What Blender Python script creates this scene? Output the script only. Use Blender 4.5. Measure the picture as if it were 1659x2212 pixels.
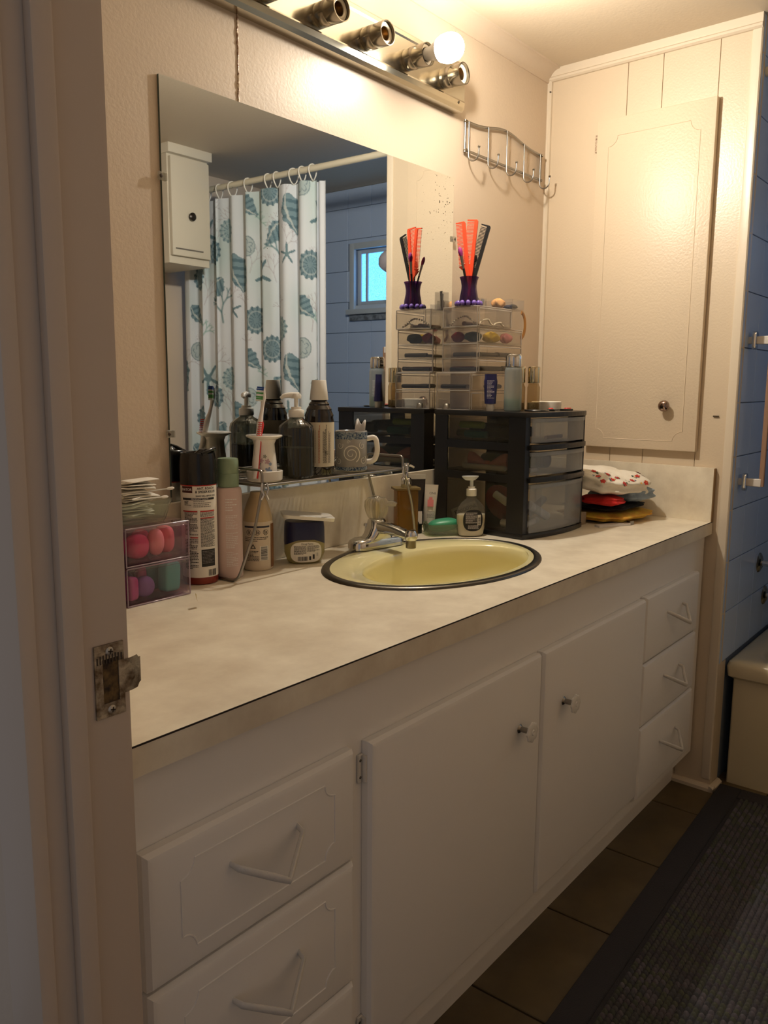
import bpy, bmesh, math, random
import numpy as np
from mathutils import Matrix, Vector

for o in list(bpy.data.objects):
    bpy.data.objects.remove(o)
sc = bpy.context.scene
col = sc.collection
PI = math.pi

# ------------------------------------------------------------------ camera
CAM = (-2.3928, -1.2796, 1.1777)
YAW, PITCH, ROLL, FPX = 0.6737, -0.1529, 0.0073, 1786.0
fw = Vector((math.cos(YAW) * math.cos(PITCH), math.sin(YAW) * math.cos(PITCH), math.sin(PITCH)))
rt = fw.cross(Vector((0, 0, 1))).normalized()
up = rt.cross(fw)
r2 = rt * math.cos(ROLL) + up * math.sin(ROLL)
u2 = up * math.cos(ROLL) - rt * math.sin(ROLL)
cd = bpy.data.cameras.new('camera')
cd.sensor_fit = 'VERTICAL'
cd.sensor_height = 24.0
cd.lens = FPX / 2212 * 24.0
cd.clip_start = 0.02
cam = bpy.data.objects.new('camera', cd)
col.objects.link(cam)
cam.matrix_world = Matrix(((r2.x, u2.x, -fw.x, CAM[0]), (r2.y, u2.y, -fw.y, CAM[1]), (r2.z, u2.z, -fw.z, CAM[2]), (0, 0, 0, 1)))
sc.camera = cam

# ------------------------------------------------------------------ world, exposure
BULB = 1540.0          # radiance of the lit lamp bulb
PANE = 4.6           # radiance of the frosted bathroom window
w = bpy.data.worlds.new('world')
sc.world = w
w.use_nodes = True
bg = w.node_tree.nodes['Background']
bg.inputs[0].default_value = (0.90, 0.88, 0.95, 1)   # cool daylight reaching the hall behind the camera
bg.inputs[1].default_value = 0.20
sc.view_settings.view_transform = 'Standard'
sc.view_settings.look = 'None'
sc.view_settings.gamma = 1.0
sc.view_settings.use_curve_mapping = False
sc.view_settings.exposure = 0.0
sc.cycles.use_denoising = True
sc.cycles.max_bounces = 7
sc.cycles.diffuse_bounces = 4
sc.cycles.glossy_bounces = 4
sc.cycles.transparent_max_bounces = 20
sc.cycles.caustics_reflective = False
sc.cycles.adaptive_threshold = 0.02
sc.cycles.caustics_refractive = False
sc.cycles.sample_clamp_indirect = 4.0

H = 0.80      # countertop height
WY = 0.015    # face of the back wall
CEIL = 2.127

# ------------------------------------------------------------------ materials
def lin(c):
    c = c / 255.0
    return c / 12.92 if c <= 0.04045 else ((c + 0.055) / 1.055) ** 2.4

def rgb(c):
    return (lin(c[0]), lin(c[1]), lin(c[2]), 1)

MATS = {}
def M(name, c, rough=0.5, metal=0.0, bump=None, var=None, spec=0.5, coat=0.0, emit=None, sub=0.0):
    """Principled material; bump = (scale, strength), var = (scale, colour2, contrast)."""
    if name in MATS:
        return MATS[name]
    m = bpy.data.materials.new(name)
    m.use_nodes = True
    nt = m.node_tree
    b = nt.nodes['Principled BSDF']
    b.inputs['Base Color'].default_value = rgb(c)
    b.inputs['Roughness'].default_value = rough
    b.inputs['Metallic'].default_value = metal
    b.inputs['Specular IOR Level'].default_value = spec
    b.inputs['Coat Weight'].default_value = coat
    if sub:
        b.inputs['Subsurface Weight'].default_value = sub
        b.inputs['Subsurface Radius'].default_value = (0.02, 0.018, 0.014)
        b.inputs['Subsurface Scale'].default_value = 1.0
    if emit:
        b.inputs['Emission Color'].default_value = (*emit[0], 1)
        b.inputs['Emission Strength'].default_value = emit[1]
    tc = nt.nodes.new('ShaderNodeTexCoord')
    if var:
        n = nt.nodes.new('ShaderNodeTexNoise')
        n.inputs['Scale'].default_value = var[0]
        n.inputs['Detail'].default_value = 6
        n.inputs['Roughness'].default_value = 0.6
        nt.links.new(tc.outputs['Object'], n.inputs['Vector'])
        r = nt.nodes.new('ShaderNodeValToRGB')
        k = var[2] if len(var) > 2 else 0.2
        r.color_ramp.elements[0].position = 0.5 - k
        r.color_ramp.elements[1].position = 0.5 + k
        r.color_ramp.elements[0].color = rgb(var[1])
        r.color_ramp.elements[1].color = rgb(c)
        nt.links.new(n.outputs['Fac'], r.inputs['Fac'])
        nt.links.new(r.outputs['Color'], b.inputs['Base Color'])
    if bump:
        n2 = nt.nodes.new('ShaderNodeTexNoise')
        n2.inputs['Scale'].default_value = bump[0]
        n2.inputs['Detail'].default_value = 3
        nt.links.new(tc.outputs['Object'], n2.inputs['Vector'])
        bp = nt.nodes.new('ShaderNodeBump')
        bp.inputs['Strength'].default_value = bump[1]
        bp.inputs['Distance'].default_value = 0.002
        nt.links.new(n2.outputs['Fac'], bp.inputs['Height'])
        nt.links.new(bp.outputs['Normal'], b.inputs['Normal'])
    MATS[name] = m
    return m

def clear(name, tint, haze=0.0, hazec=(255, 255, 255), rough=0.05, ior=1.45, refl=1.0):
    """Thin clear or frosted plastic and glass: light passes straight through, the surface reflects."""
    if name in MATS:
        return MATS[name]
    m = bpy.data.materials.new(name)
    m.use_nodes = True
    nt = m.node_tree
    nt.nodes.clear()
    out = nt.nodes.new('ShaderNodeOutputMaterial')
    tr = nt.nodes.new('ShaderNodeBsdfTransparent')
    tr.inputs[0].default_value = rgb(tint)
    base = tr.outputs[0]
    if haze > 0:
        df = nt.nodes.new('ShaderNodeBsdfDiffuse')
        df.inputs[0].default_value = rgb(hazec)
        tl = nt.nodes.new('ShaderNodeBsdfTranslucent')
        tl.inputs[0].default_value = rgb(hazec)
        mx0 = nt.nodes.new('ShaderNodeMixShader')
        mx0.inputs[0].default_value = 0.5
        nt.links.new(df.outputs[0], mx0.inputs[1])
        nt.links.new(tl.outputs[0], mx0.inputs[2])
        mx = nt.nodes.new('ShaderNodeMixShader')
        mx.inputs[0].default_value = haze
        nt.links.new(base, mx.inputs[1])
        nt.links.new(mx0.outputs[0], mx.inputs[2])
        base = mx.outputs[0]
    fr = nt.nodes.new('ShaderNodeFresnel')
    ge = nt.nodes.new('ShaderNodeNewGeometry')      # thin walls: the same reflection from either side
    mr_ = nt.nodes.new('ShaderNodeMapRange')
    mr_.inputs['To Min'].default_value = ior
    mr_.inputs['To Max'].default_value = 1.0 / ior
    nt.links.new(ge.outputs['Backfacing'], mr_.inputs['Value'])
    nt.links.new(mr_.outputs['Result'], fr.inputs[0])
    ml = nt.nodes.new('ShaderNodeMath')
    ml.operation = 'MULTIPLY'
    ml.inputs[1].default_value = refl
    nt.links.new(fr.outputs[0], ml.inputs[0])
    gl = nt.nodes.new('ShaderNodeBsdfGlossy')
    gl.inputs['Roughness'].default_value = rough
    m2 = nt.nodes.new('ShaderNodeMixShader')
    nt.links.new(ml.outputs[0], m2.inputs[0])
    nt.links.new(base, m2.inputs[1])
    nt.links.new(gl.outputs[0], m2.inputs[2])
    nt.links.new(m2.outputs[0], out.inputs[0])
    MATS[name] = m
    return m

def vcol(name, rough=0.8, spec=0.2):
    if name in MATS:
        return MATS[name]
    m = bpy.data.materials.new(name)
    m.use_nodes = True
    nt = m.node_tree
    b = nt.nodes['Principled BSDF']
    a = nt.nodes.new('ShaderNodeAttribute')
    a.attribute_name = 'Col'
    nt.links.new(a.outputs['Color'], b.inputs['Base Color'])
    b.inputs['Roughness'].default_value = rough
    b.inputs['Specular IOR Level'].default_value = spec
    MATS[name] = m
    return m

WALL = M('cream wall paint', (208, 190, 168), 0.44, bump=(160, 0.22), spec=0.4)
CEILM = M('ceiling paint', (206, 190, 166), 0.55, bump=(120, 0.2))
PANEL = M('cream panel paint', (210, 192, 166), 0.34, bump=(170, 0.22))
TRIM = M('trim paint', (214, 200, 178), 0.35, bump=(90, 0.1))
CAB = M('white cabinet paint', (238, 233, 226), 0.45, bump=(60, 0.15))
JAMB = M('jamb paint', (206, 188, 168), 0.45, bump=(40, 0.1))
GROOVE = M('dark groove', (70, 58, 46), 0.8)
CHROME = M('chrome', (215, 215, 215), 0.10, 1.0)
STEEL = M('brushed steel wire', (150, 146, 140), 0.28, 1.0)
NICKEL = M('dark nickel', (140, 132, 118), 0.22, 1.0)
BLACK = M('black plastic', (14, 14, 15), 0.32)
WHITEP = M('white plastic', (232, 228, 218), 0.35)
CERAM = M('white ceramic', (236, 230, 220), 0.15, coat=0.5)
ACRYL = clear('clear acrylic', (252, 250, 250), 0.04, (230, 226, 228), 0.04, 1.49)
ACRYLP = clear('lilac acrylic', (249, 243, 248), 0.03, (210, 190, 205), 0.04, 1.40)
GLASS = clear('clear glass', (236, 240, 234), 0.06, (230, 230, 220), 0.03, 1.5)
FROST = clear('frosted plastic', (205, 208, 212), 0.34, (205, 208, 212), 0.3, 1.4)
SMOKE = clear('smoky drawer plastic', (120, 116, 108), 0.10, (130, 126, 118), 0.2, 1.4)

# ------------------------------------------------------------------ mesh helpers
def mk(name, verts, faces, mat, parent=None, smooth=None, loc=None, normals=True):
    me = bpy.data.meshes.new(name)
    me.from_pydata([tuple(v) for v in verts], [], [tuple(f) for f in faces])
    if normals:
        bm = bmesh.new()
        bm.from_mesh(me)
        bmesh.ops.recalc_face_normals(bm, faces=bm.faces)
        bm.to_mesh(me)
        bm.free()
    if smooth is not None:
        me.shade_smooth()
        me.set_sharp_from_angle(angle=math.radians(smooth))
    if mat:
        me.materials.append(mat)
    o = bpy.data.objects.new(name, me)
    col.objects.link(o)
    if parent:
        o.parent = parent
    if loc:
        o.location = loc
    return o

def T(name, label, cat, loc=(0, 0, 0), rz=0.0, group=None, kind=None, rot=None):
    o = bpy.data.objects.new(name, None)
    o.empty_display_size = 0.02
    col.objects.link(o)
    o.location = loc
    o.rotation_euler = rot if rot else (0, 0, rz)
    if label:
        o['label'] = label
    if cat:
        o['category'] = cat
    if group:
        o['group'] = group
    if kind:
        o['kind'] = kind
    return o

def tag(o, label=None, cat=None, group=None, kind=None):
    if label: o['label'] = label
    if cat: o['category'] = cat
    if group: o['group'] = group
    if kind: o['kind'] = kind
    return o

def dup(o, parent=None, **kw):
    c = o.copy()
    col.objects.link(c)
    c.parent = parent
    for ch in list(o.children):
        dup(ch, c)
    for k, v in kw.items():
        setattr(c, k, v)
    return c

def bevel_mesh(verts, faces, bev, seg=2):
    bm = bmesh.new()
    vs = [bm.verts.new(v) for v in verts]
    for f in faces:
        bm.faces.new([vs[i] for i in f])
    bmesh.ops.recalc_face_normals(bm, faces=bm.faces)
    if bev > 0:
        bmesh.ops.bevel(bm, geom=list(bm.edges), offset=bev, segments=seg, profile=0.6, affect='EDGES')
    bm.verts.index_update()
    v = [tuple(x.co) for x in bm.verts]
    f = [[x.index for x in fa.verts] for fa in bm.faces]
    bm.free()
    return v, f

BF = [(0, 3, 2, 1), (4, 5, 6, 7), (0, 1, 5, 4), (1, 2, 6, 5), (2, 3, 7, 6), (3, 0, 4, 7)]
def box(name, x0, x1, y0, y1, z0, z1, mat, parent=None, bev=0.0, seg=2, **kw):
    v = [(x0, y0, z0), (x1, y0, z0), (x1, y1, z0), (x0, y1, z0), (x0, y0, z1), (x1, y0, z1), (x1, y1, z1), (x0, y1, z1)]
    f = BF
    if bev:
        v, f = bevel_mesh(v, f, bev, seg)
    return mk(name, v, f, mat, parent, 35 if bev else None, **kw)

def lathe(name, prof, mat, parent=None, seg=32, flute=None, sx=1.0, sy=1.0, smooth=40, c=(0, 0), axis='z', loc=None, arc=None):
    """Surface of revolution; prof = [(r, z)...]; flute(theta, k) scales the radius."""
    verts, faces = [], []
    a0, a1 = arc if arc else (0, 2 * PI)
    n = seg + 1 if arc else seg
    rings = []
    for k, (r, z) in enumerate(prof):
        if r < 1e-6 and not arc:
            verts.append((c[0], c[1], z))
            rings.append([len(verts) - 1])
        else:
            ring = []
            for i in range(n):
                t = a0 + (a1 - a0) * i / seg
                rr = r * (flute(t, k) if flute else 1)
                verts.append((c[0] + rr * math.cos(t) * sx, c[1] + rr * math.sin(t) * sy, z))
                ring.append(len(verts) - 1)
            rings.append(ring)
    for a, b in zip(rings, rings[1:]):
        if len(a) == 1 and len(b) == 1:
            continue
        m = max(len(a), len(b))
        rng = range(m - 1) if arc else range(m)
        for i in rng:
            j = (i + 1) % m
            if len(a) == 1:
                faces.append((a[0], b[i], b[j]))
            elif len(b) == 1:
                faces.append((a[i], a[j], b[0]))
            else:
                faces.append((a[i], a[j], b[j], b[i]))
    if axis == 'y':      # z of the profile runs towards -y
        verts = [(x, -z, y) for x, y, z in verts]
    elif axis == 'x':
        verts = [(z, x, y) for x, y, z in verts]
    return mk(name, verts, faces, mat, parent, smooth, loc=loc)

def tube(name, pts, r, mat, parent=None, seg=8, closed=False, radii=None, flat=None, smooth=60, loc=None):
    P = [Vector(p) for p in pts]
    n = len(P)
    verts, faces = [], []
    tang = []
    for i in range(n):
        if closed:
            t = P[(i + 1) % n] - P[i - 1]
        else:
            t = P[min(i + 1, n - 1)] - P[max(i - 1, 0)]
        tang.append(t.normalized())
    ref = Vector((0, 0, 1)) if abs(tang[0].z) < 0.9 else Vector((1, 0, 0))
    nx = (ref - tang[0] * ref.dot(tang[0])).normalized()
    for i in range(n):
        nx = (nx - tang[i] * nx.dot(tang[i])).normalized()
        ny = tang[i].cross(nx)
        rr = radii[i] if radii else r
        for k in range(seg):
            a = 2 * PI * k / seg
            fa, fb = (flat if flat else (1, 1))
            verts.append(P[i] + nx * math.cos(a) * rr * fa + ny * math.sin(a) * rr * fb)
    m = n if closed else n - 1
    for i in range(m):
        for k in range(seg):
            a, b = i * seg + k, i * seg + (k + 1) % seg
            c, d = ((i + 1) % n) * seg + (k + 1) % seg, ((i + 1) % n) * seg + k
            faces.append((a, b, c, d))
    if not closed:
        faces.append(tuple(range(seg - 1, -1, -1)))
        faces.append(tuple((n - 1) * seg + k for k in range(seg)))
    return mk(name, verts, faces, mat, parent, smooth, loc=loc)

def rounded(pts, r, n=5):
    """Polyline with its inner corners rounded."""
    P = [Vector(p) for p in pts]
    out = [P[0]]
    for a, b, c in zip(P, P[1:], P[2:]):
        u, v = (a - b), (c - b)
        d = min(r, u.length * 0.49, v.length * 0.49)
        p, q = b + u.normalized() * d, b + v.normalized() * d
        for i in range(n + 1):
            t = i / n
            out.append(p * (1 - t) ** 2 + b * 2 * t * (1 - t) + q * t * t)
    out.append(P[-1])
    return out

def rrect(w, d, r, n=6, c=(0, 0)):
    """Rounded rectangle outline, counter-clockwise."""
    out = []
    for cx, cy, a in ((w / 2 - r, d / 2 - r, 0), (-w / 2 + r, d / 2 - r, PI / 2), (-w / 2 + r, -d / 2 + r, PI), (w / 2 - r, -d / 2 + r, 1.5 * PI)):
        for i in range(n + 1):
            t = a + PI / 2 * i / n
            out.append((c[0] + cx + r * math.cos(t), c[1] + cy + r * math.sin(t)))
    return out

def loft(name, secs, mat, parent=None, smooth=40, cap=(True, True), loc=None):
    """secs = [(z, [(x, y)...])...] with equal point counts."""
    n = len(secs[0][1])
    verts = [(x, y, z) for z, s in secs for x, y in s]
    faces = []
    for k in range(len(secs) - 1):
        for i in range(n):
            j = (i + 1) % n
            faces.append((k * n + i, k * n + j, (k + 1) * n + j, (k + 1) * n + i))
    if cap[0]: faces.append(tuple(range(n - 1, -1, -1)))
    if cap[1]: faces.append(tuple((len(secs) - 1) * n + i for i in range(n)))
    return mk(name, verts, faces, mat, parent, smooth, loc=loc)

def prism(name, poly, d0, d1, mat, parent=None, plane='xz', bev=0.0, smooth=30, loc=None):
    """Extruded polygon. plane xz: extruded along y; xy: along z; yz: along x."""
    n = len(poly)
    def pt(a, b, d):
        return {'xz': (a, d, b), 'xy': (a, b, d), 'yz': (d, a, b)}[plane]
    v = [pt(a, b, d0) for a, b in poly] + [pt(a, b, d1) for a, b in poly]
    f = [tuple(range(n - 1, -1, -1)), tuple(range(n, 2 * n))] + [(i, (i + 1) % n, n + (i + 1) % n, n + i) for i in range(n)]
    if bev:
        v, f = bevel_mesh(v, f, bev)
    return mk(name, v, f, mat, parent, smooth, loc=loc)

def strip_rects(name, rects, fn, mat, parent=None, n=6):
    """Flat printed patches: rects (u0,u1,v0,v1) mapped by fn(u, v) -> xyz, n columns each."""
    verts, faces = [], []
    for u0, u1, v0, v1 in rects:
        b = len(verts)
        for i in range(n + 1):
            u = u0 + (u1 - u0) * i / n
            verts += [fn(u, v0), fn(u, v1)]
        for i in range(n):
            k = b + 2 * i
            faces.append((k, k + 2, k + 3, k + 1))
    return mk(name, verts, faces, mat, parent, normals=False)

_tc = {}
def text2d(s, size, align='CENTER', bold=0.0):
    key = (s, align, bold)
    if key not in _tc:
        cu = bpy.data.curves.new('t', 'FONT')
        cu.body = s
        cu.size = 1.0
        cu.align_x = align
        cu.align_y = 'CENTER'
        cu.resolution_u = 3
        cu.offset = bold
        ob = bpy.data.objects.new('t', cu)
        col.objects.link(ob)
        dg = bpy.context.evaluated_depsgraph_get()
        me = ob.evaluated_get(dg).to_mesh()
        _tc[key] = ([tuple(v.co) for v in me.vertices], [tuple(p.vertices) for p in me.polygons])
        ob.evaluated_get(dg).to_mesh_clear()
        bpy.data.objects.remove(ob)
        bpy.data.curves.remove(cu)
    v, f = _tc[key]
    return [(x * size, y * size) for x, y, z in v], f

def text(name, s, size, fn, mat, parent, align='CENTER', at=(0, 0), sx=1.0, rot=0.0, bold=0.0):
    v, f = text2d(s, size, align, bold)
    c_, s_ = math.cos(rot), math.sin(rot)
    vv = [fn(at[0] + (x * sx) * c_ - y * s_, at[1] + (x * sx) * s_ + y * c_) for x, y in v]
    return mk(name, vv, f, mat, parent, normals=False)

def cylmap(r, phi0, z0=0.0, eps=0.0005):
    """(u along the surface, v up) -> a point just off a cylinder of radius r, u = 0 at azimuth phi0."""
    def fn(u, v):
        a = phi0 + u / r
        return ((r + eps) * math.cos(a), (r + eps) * math.sin(a), z0 + v)
    return fn

def planemap(org, ux, uy, eps=None):
    org, ux, uy = Vector(org), Vector(ux).normalized(), Vector(uy).normalized()
    n = ux.cross(uy) * (eps if eps is not None else 0.0006)
    def fn(u, v):
        return tuple(org + ux * u + uy * v + n)
    return fn

def grid(name, nu, nv, fn, mat, parent=None, smooth=70, closed_u=False):
    verts = [fn(i / nu, j / nv) for j in range(nv + 1) for i in range(nu + 1)]
    faces = []
    for j in range(nv):
        for i in range(nu):
            a = j * (nu + 1) + i
            faces.append((a, a + 1, a + nu + 2, a + nu + 1))
    return mk(name, verts, faces, mat, parent, smooth, normals=False)

# ================================================================== the setting
random.seed(3)
# floor: brown stone-look tiles on a dark grout bed
TILE = M('brown floor tile', (108, 92, 62), 0.42, bump=(14, 0.25), var=(6, (76, 64, 42), 0.25))
GROUT = M('dark grout', (52, 42, 32), 0.9)
floor = tag(box('floor', -3.0, 0.82, -1.9, 0.085, -0.03, -0.004, GROUT), kind='structure')
tile_me = None
P_ = 0.3187
for i in range(-6, 2):
    for j in range(-4, 2):
        x0, y0 = -0.165 + i * P_, -0.43 + j * P_
        if x0 > 0.05 or y0 > 0.0 or y0 < -1.84 or x0 < -2.1:
            continue
        if tile_me is None:
            t_ = box('tile', 0.0025, P_ - 0.0025, 0.0025, P_ - 0.0025, -0.008, 0.0, TILE, floor, 0.0015, 1)
            tile_me = t_.data
        else:
            t_ = bpy.data.objects.new('tile', tile_me)
            col.objects.link(t_)
            t_.parent = floor
        t_.location = (x0, y0, 0)

ceiling = tag(box('ceiling', -2.04, 0.87, -1.9, 0.085, CEIL, CEIL + 0.04, CEILM), kind='structure')

# back wall: two painted panel sheets with a rough caulked seam
wb = T('wall_back', None, None, kind='structure')
box('panel', -1.95, -1.2365, WY, WY + 0.05, 0, CEIL, WALL, wb)
box('panel', -1.2335, 0.09, WY, WY + 0.05, 0, CEIL, WALL, wb)
box('seam_backing', -1.2365, -1.2335, WY + 0.004, WY + 0.05, 0, CEIL, GROOVE, wb)
SEAM = M('cracked caulk', (238, 222, 196), 0.3, bump=(300, 0.8), var=(160, (150, 110, 80), 0.08))
pts = [(-1.235 + random.uniform(-.0012, .0012), WY - 0.0005, 1.70 + k * 0.006) for k in range(72)]
tube('seam_bead', pts, 0.0016, SEAM, wb, 6, radii=[0.0014 + random.random() * 0.0012 for _ in pts])

# closet end wall (its own frame: local y runs from the front edge to the back corner, room at local x < 0)
PA = math.atan2(-0.025, 0.622)
wr = T('wall_right', None, None, (0, -0.607, 0), PA, kind='structure')
PL = math.hypot(0.025, 0.622)
cuts = [0.0, 0.107, 0.263, 0.367, PL]
for a, b in zip(cuts, cuts[1:]):
    box('panel', 0, 0.03, a + 0.0007, b - 0.0007, 0, CEIL, PANEL, wr, 0.0008, 1)
box('backing', 0.004, 0.06, 0.03, PL, 0, CEIL, M('groove bottom', (150, 126, 98), 0.8), wr)
# crown board and bead along the ceiling, corner strip, outer edge strip
tr = T('trim_1', None, None, (0, -0.607, 0), PA, kind='structure')
prism('crown', [(-0.0, CEIL), (-0.010, CEIL), (-0.009, CEIL - 0.022), (-0.013, CEIL - 0.026), (-0.013, CEIL - 0.032), (-0.007, CEIL - 0.036), (0.0, CEIL - 0.036)], 0.0, PL - 0.004, TRIM, tr, 'xz')
tr2 = T('trim_2', None, None, (0, -0.607, 0), PA, kind='structure')
prism('corner_strip', [(-0.012, PL), (-0.011, PL - 0.007), (-0.007, PL - 0.012), (0, PL - 0.013), (0, PL)], 0.95, CEIL - 0.034, TRIM, tr2, 'xy')
box('nail_hole', -0.0125, -0.006, PL - 0.0115, PL - 0.008, 2.060, 2.063, GROOVE, tr2)
tr3 = T('trim_3', None, None, (0, -0.607, 0), PA, kind='structure')
prism('edge_strip', [(-0.002, 0.0), (-0.005, 0.003), (-0.005, 0.022), (-0.003, 0.026), (0, 0.027), (0, 0.0)], 0.035, CEIL - 0.036, TRIM, tr3, 'xy')
# cove moulding along the back wall
cv = [(0, 0), (0, -0.040)] + [(-0.034 * (1 - math.cos(t)) - 0.004, -0.040 + 0.036 * math.sin(t)) for t in [k * PI / 2 / 8 for k in range(9)]] + [(-0.04, 0)]
tr4 = T('trim_4', None, None, kind='structure')
prism('cove', [(WY + a, CEIL + b) for a, b in cv], -1.95, 0.020, WALL, tr4, 'yz')
# base moulding of the closet wall with a return towards the tub
bb = T('baseboard_right', None, None, (0, -0.607, 0), PA, kind='structure')
prism('base', [(0, 0), (-0.014, 0), (-0.014, 0.010), (-0.006, 0.017), (0, 0.018)], -0.014, 0.13, TRIM, bb, 'xz')
prism('base_return', [(0.0, 0.0), (-0.014, 0), (-0.014, 0.010), (-0.006, 0.017), (0.0, 0.018)], -0.014, 0.062, TRIM, bb, 'yz')

# closet door on the end wall
PD = M('closet door paint', (212, 194, 168), 0.38, bump=(150, 0.4), spec=0.4)
d1 = T('door_1', None, None, (0, -0.607, 0), PA, kind='structure')
box('slab', -0.020, -0.001, 0.100, 0.446, 0.995, 1.944, PD, d1, 0.004)
def scallop(x0, x1, z0, z1, r):
    out = []
    for cx, cz, a in ((x0, z0, PI / 2), (x1, z0, PI), (x1, z1, 1.5 * PI), (x0, z1, 2 * PI)):
        seq = [a - PI / 2 * k / 6 for k in range(7)]
        out += [(cx + r * math.cos(t), cz + r * math.sin(t)) for t in seq]
    return out
tube('inset_line', [(-0.0198, y, z) for y, z in scallop(0.140, 0.408, 1.022, 1.893, 0.028)], 0.0011, PANEL, d1, 6, True)
kn = lathe('knob', [(0, 0.030), (0.010, 0.029), (0.0155, 0.024), (0.0165, 0.018), (0.014, 0.013), (0.008, 0.010), (0.007, 0), (0, 0)], M('dark chrome knob', (150, 130, 120), 0.12, 1.0), d1, 24)
kn.rotation_euler = (0, -PI / 2, 0)
kn.location = (-0.020, 0.190, 1.123)
for z in (1.885, 1.055):
    h_ = box('hinge', -0.007, 0.0, 0.449, 0.458, z - 0.024, z + 0.024, M('painted hinge', (196, 176, 150), 0.5, bump=(220, 0.8), var=(180, (120, 90, 66), 0.1)), d1, 0.001, 1)
    tube('hinge_pin', [(-0.008, 0.4485, z - 0.026), (-0.008, 0.4485, z + 0.026)], 0.0022, MATS['painted hinge'], h_, 6)
box('latch', -0.004, 0, 0.046, 0.062, 1.0955, 1.0985, NICKEL, d1)

# wall with the doorway (left), its jamb, stop, casing and strike plate
wl = T('wall_left', None, None, kind='structure')
box('wall_section', -2.04, -1.95, -0.600, WY + 0.05, 0, CEIL, WALL, wl)
box('wall_section', -2.04, -1.95, -1.9, -1.352, 0, CEIL, WALL, wl)
box('header', -2.04, -1.95, -1.352, -0.600, 2.02, CEIL, WALL, wl)
jb = T('trim_5', None, None, kind='structure')
box('jamb', -2.045, -1.948, -0.612, -0.600, 0, 2.02, JAMB, jb, 0.002)
box('jamb', -2.045, -1.948, -1.352, -1.340, 0, 2.02, JAMB, jb, 0.002)
box('jamb_head', -2.045, -1.948, -1.340, -0.612, 2.008, 2.02, JAMB, jb)
box('stop', -2.021, -2.001, -0.624, -0.612, 0, 2.008, JAMB, jb, 0.003)
box('casing', -2.058, -2.042, -0.618, -0.560, 0, 2.07, JAMB, jb, 0.003)
STRK = M('worn brass strike plate', (196, 186, 168), 0.38, 0.75, bump=(200, 0.4), var=(60, (110, 92, 74), 0.12))
sp = T('strike_plate', None, None)
sp.parent = jb
yy = -0.6130
# plate with a latch hole: four bars round the opening
box('plate_bar', -1.986, -1.955, yy - 0.0012, yy + 0.001, 0.922, 0.936, STRK, sp)
box('plate_bar', -1.986, -1.955, yy - 0.0012, yy + 0.001, 0.865, 0.879, STRK, sp)
box('plate_bar', -1.986, -1.978, yy - 0.0012, yy + 0.001, 0.879, 0.922, STRK, sp)
box('plate_bar', -1.961, -1.955, yy - 0.0012, yy + 0.001, 0.879, 0.922, STRK, sp)
box('latch_hole', -1.978, -1.961, yy - 0.0002, yy + 0.001, 0.879, 0.922, M('latch hole', (46, 32, 16), 0.8, var=(120, (120, 92, 50), 0.15)), sp)
grid('lip', 8, 2, lambda u, v: (-1.956 + 0.024 * u, yy - 0.001 + 0.007 * u * u, 0.884 + 0.033 * v + (0.004 * u * (1 - 2 * v) if u > .8 else 0)), STRK, sp)
for z in (0.929, 0.872):
    s_ = lathe('screw', [(0, 0.0022), (0.003, 0.0018), (0.0042, 0.0006), (0.0042, 0), (0, 0)], M('screw', (200, 190, 172), 0.4, 0.7), sp, 14, axis='y')
    s_.location = (-1.970, yy - 0.0008, z)
    for a in (0.2, 0.2 + PI / 2):
        c_ = box('screw_slot', -0.0026, 0.0026, -0.0025, -0.0022, -0.0006, 0.0006, GROOVE, s_)
        c_.rotation_euler = (0, a, 0)
for k in range(9):
    box('ridge', -1.984 + k * 0.0032, -1.9826 + k * 0.0032, yy - 0.0015, yy - 0.001, 0.918, 0.928 - 0.003 * abs(k - 4) / 4, GROOVE, sp)

# opposite wall, tiled tub walls, window
box('wall_front', -1.95, 0.87, -1.9, -1.85, 0, CEIL, WALL)
tag(bpy.data.objects['wall_front'], kind='structure')
BTILE = M('pale blue tile', (190, 210, 240), 0.25, bump=(30, 0.12))
BGR = M('tile grout', (130, 142, 160), 0.8)
WX = 0.82
TZ0 = 0.385
wt = T('wall_tub', None, None, kind='structure')
WY0, WY1, WZ0, WZ1 = -1.457, -1.0, 1.566, 1.834      # window opening
for y0, y1, z0, z1 in ((-1.85, WY0, 0, CEIL), (WY1, -0.55, 0, CEIL), (WY0, WY1, 0, WZ0), (WY0, WY1, WZ1, CEIL)):
    box('wall_core', WX + 0.006, WX + 0.05, y0, y1, z0, z1, BGR, wt)
tp = 0.150
tme = {}
def tile_at(par, orient, a0, a1, z0, z1):
    key = (orient, round(a1 - a0, 3), round(z1 - z0, 3))
    if key not in tme:
        g = 0.0012
        if orient == 'x':
            o = box('tile', 0, 0.006, g, a1 - a0 - g, g, z1 - z0 - g, BTILE, par, 0.001, 1)
        else:
            o = box('tile', g, a1 - a0 - g, 0, 0.006, g, z1 - z0 - g, BTILE, par, 0.001, 1)
        tme[key] = o.data
    else:
        o = bpy.data.objects.new('tile', tme[key])
        col.objects.link(o)
        o.parent = par
    return o
y = -0.607
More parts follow.
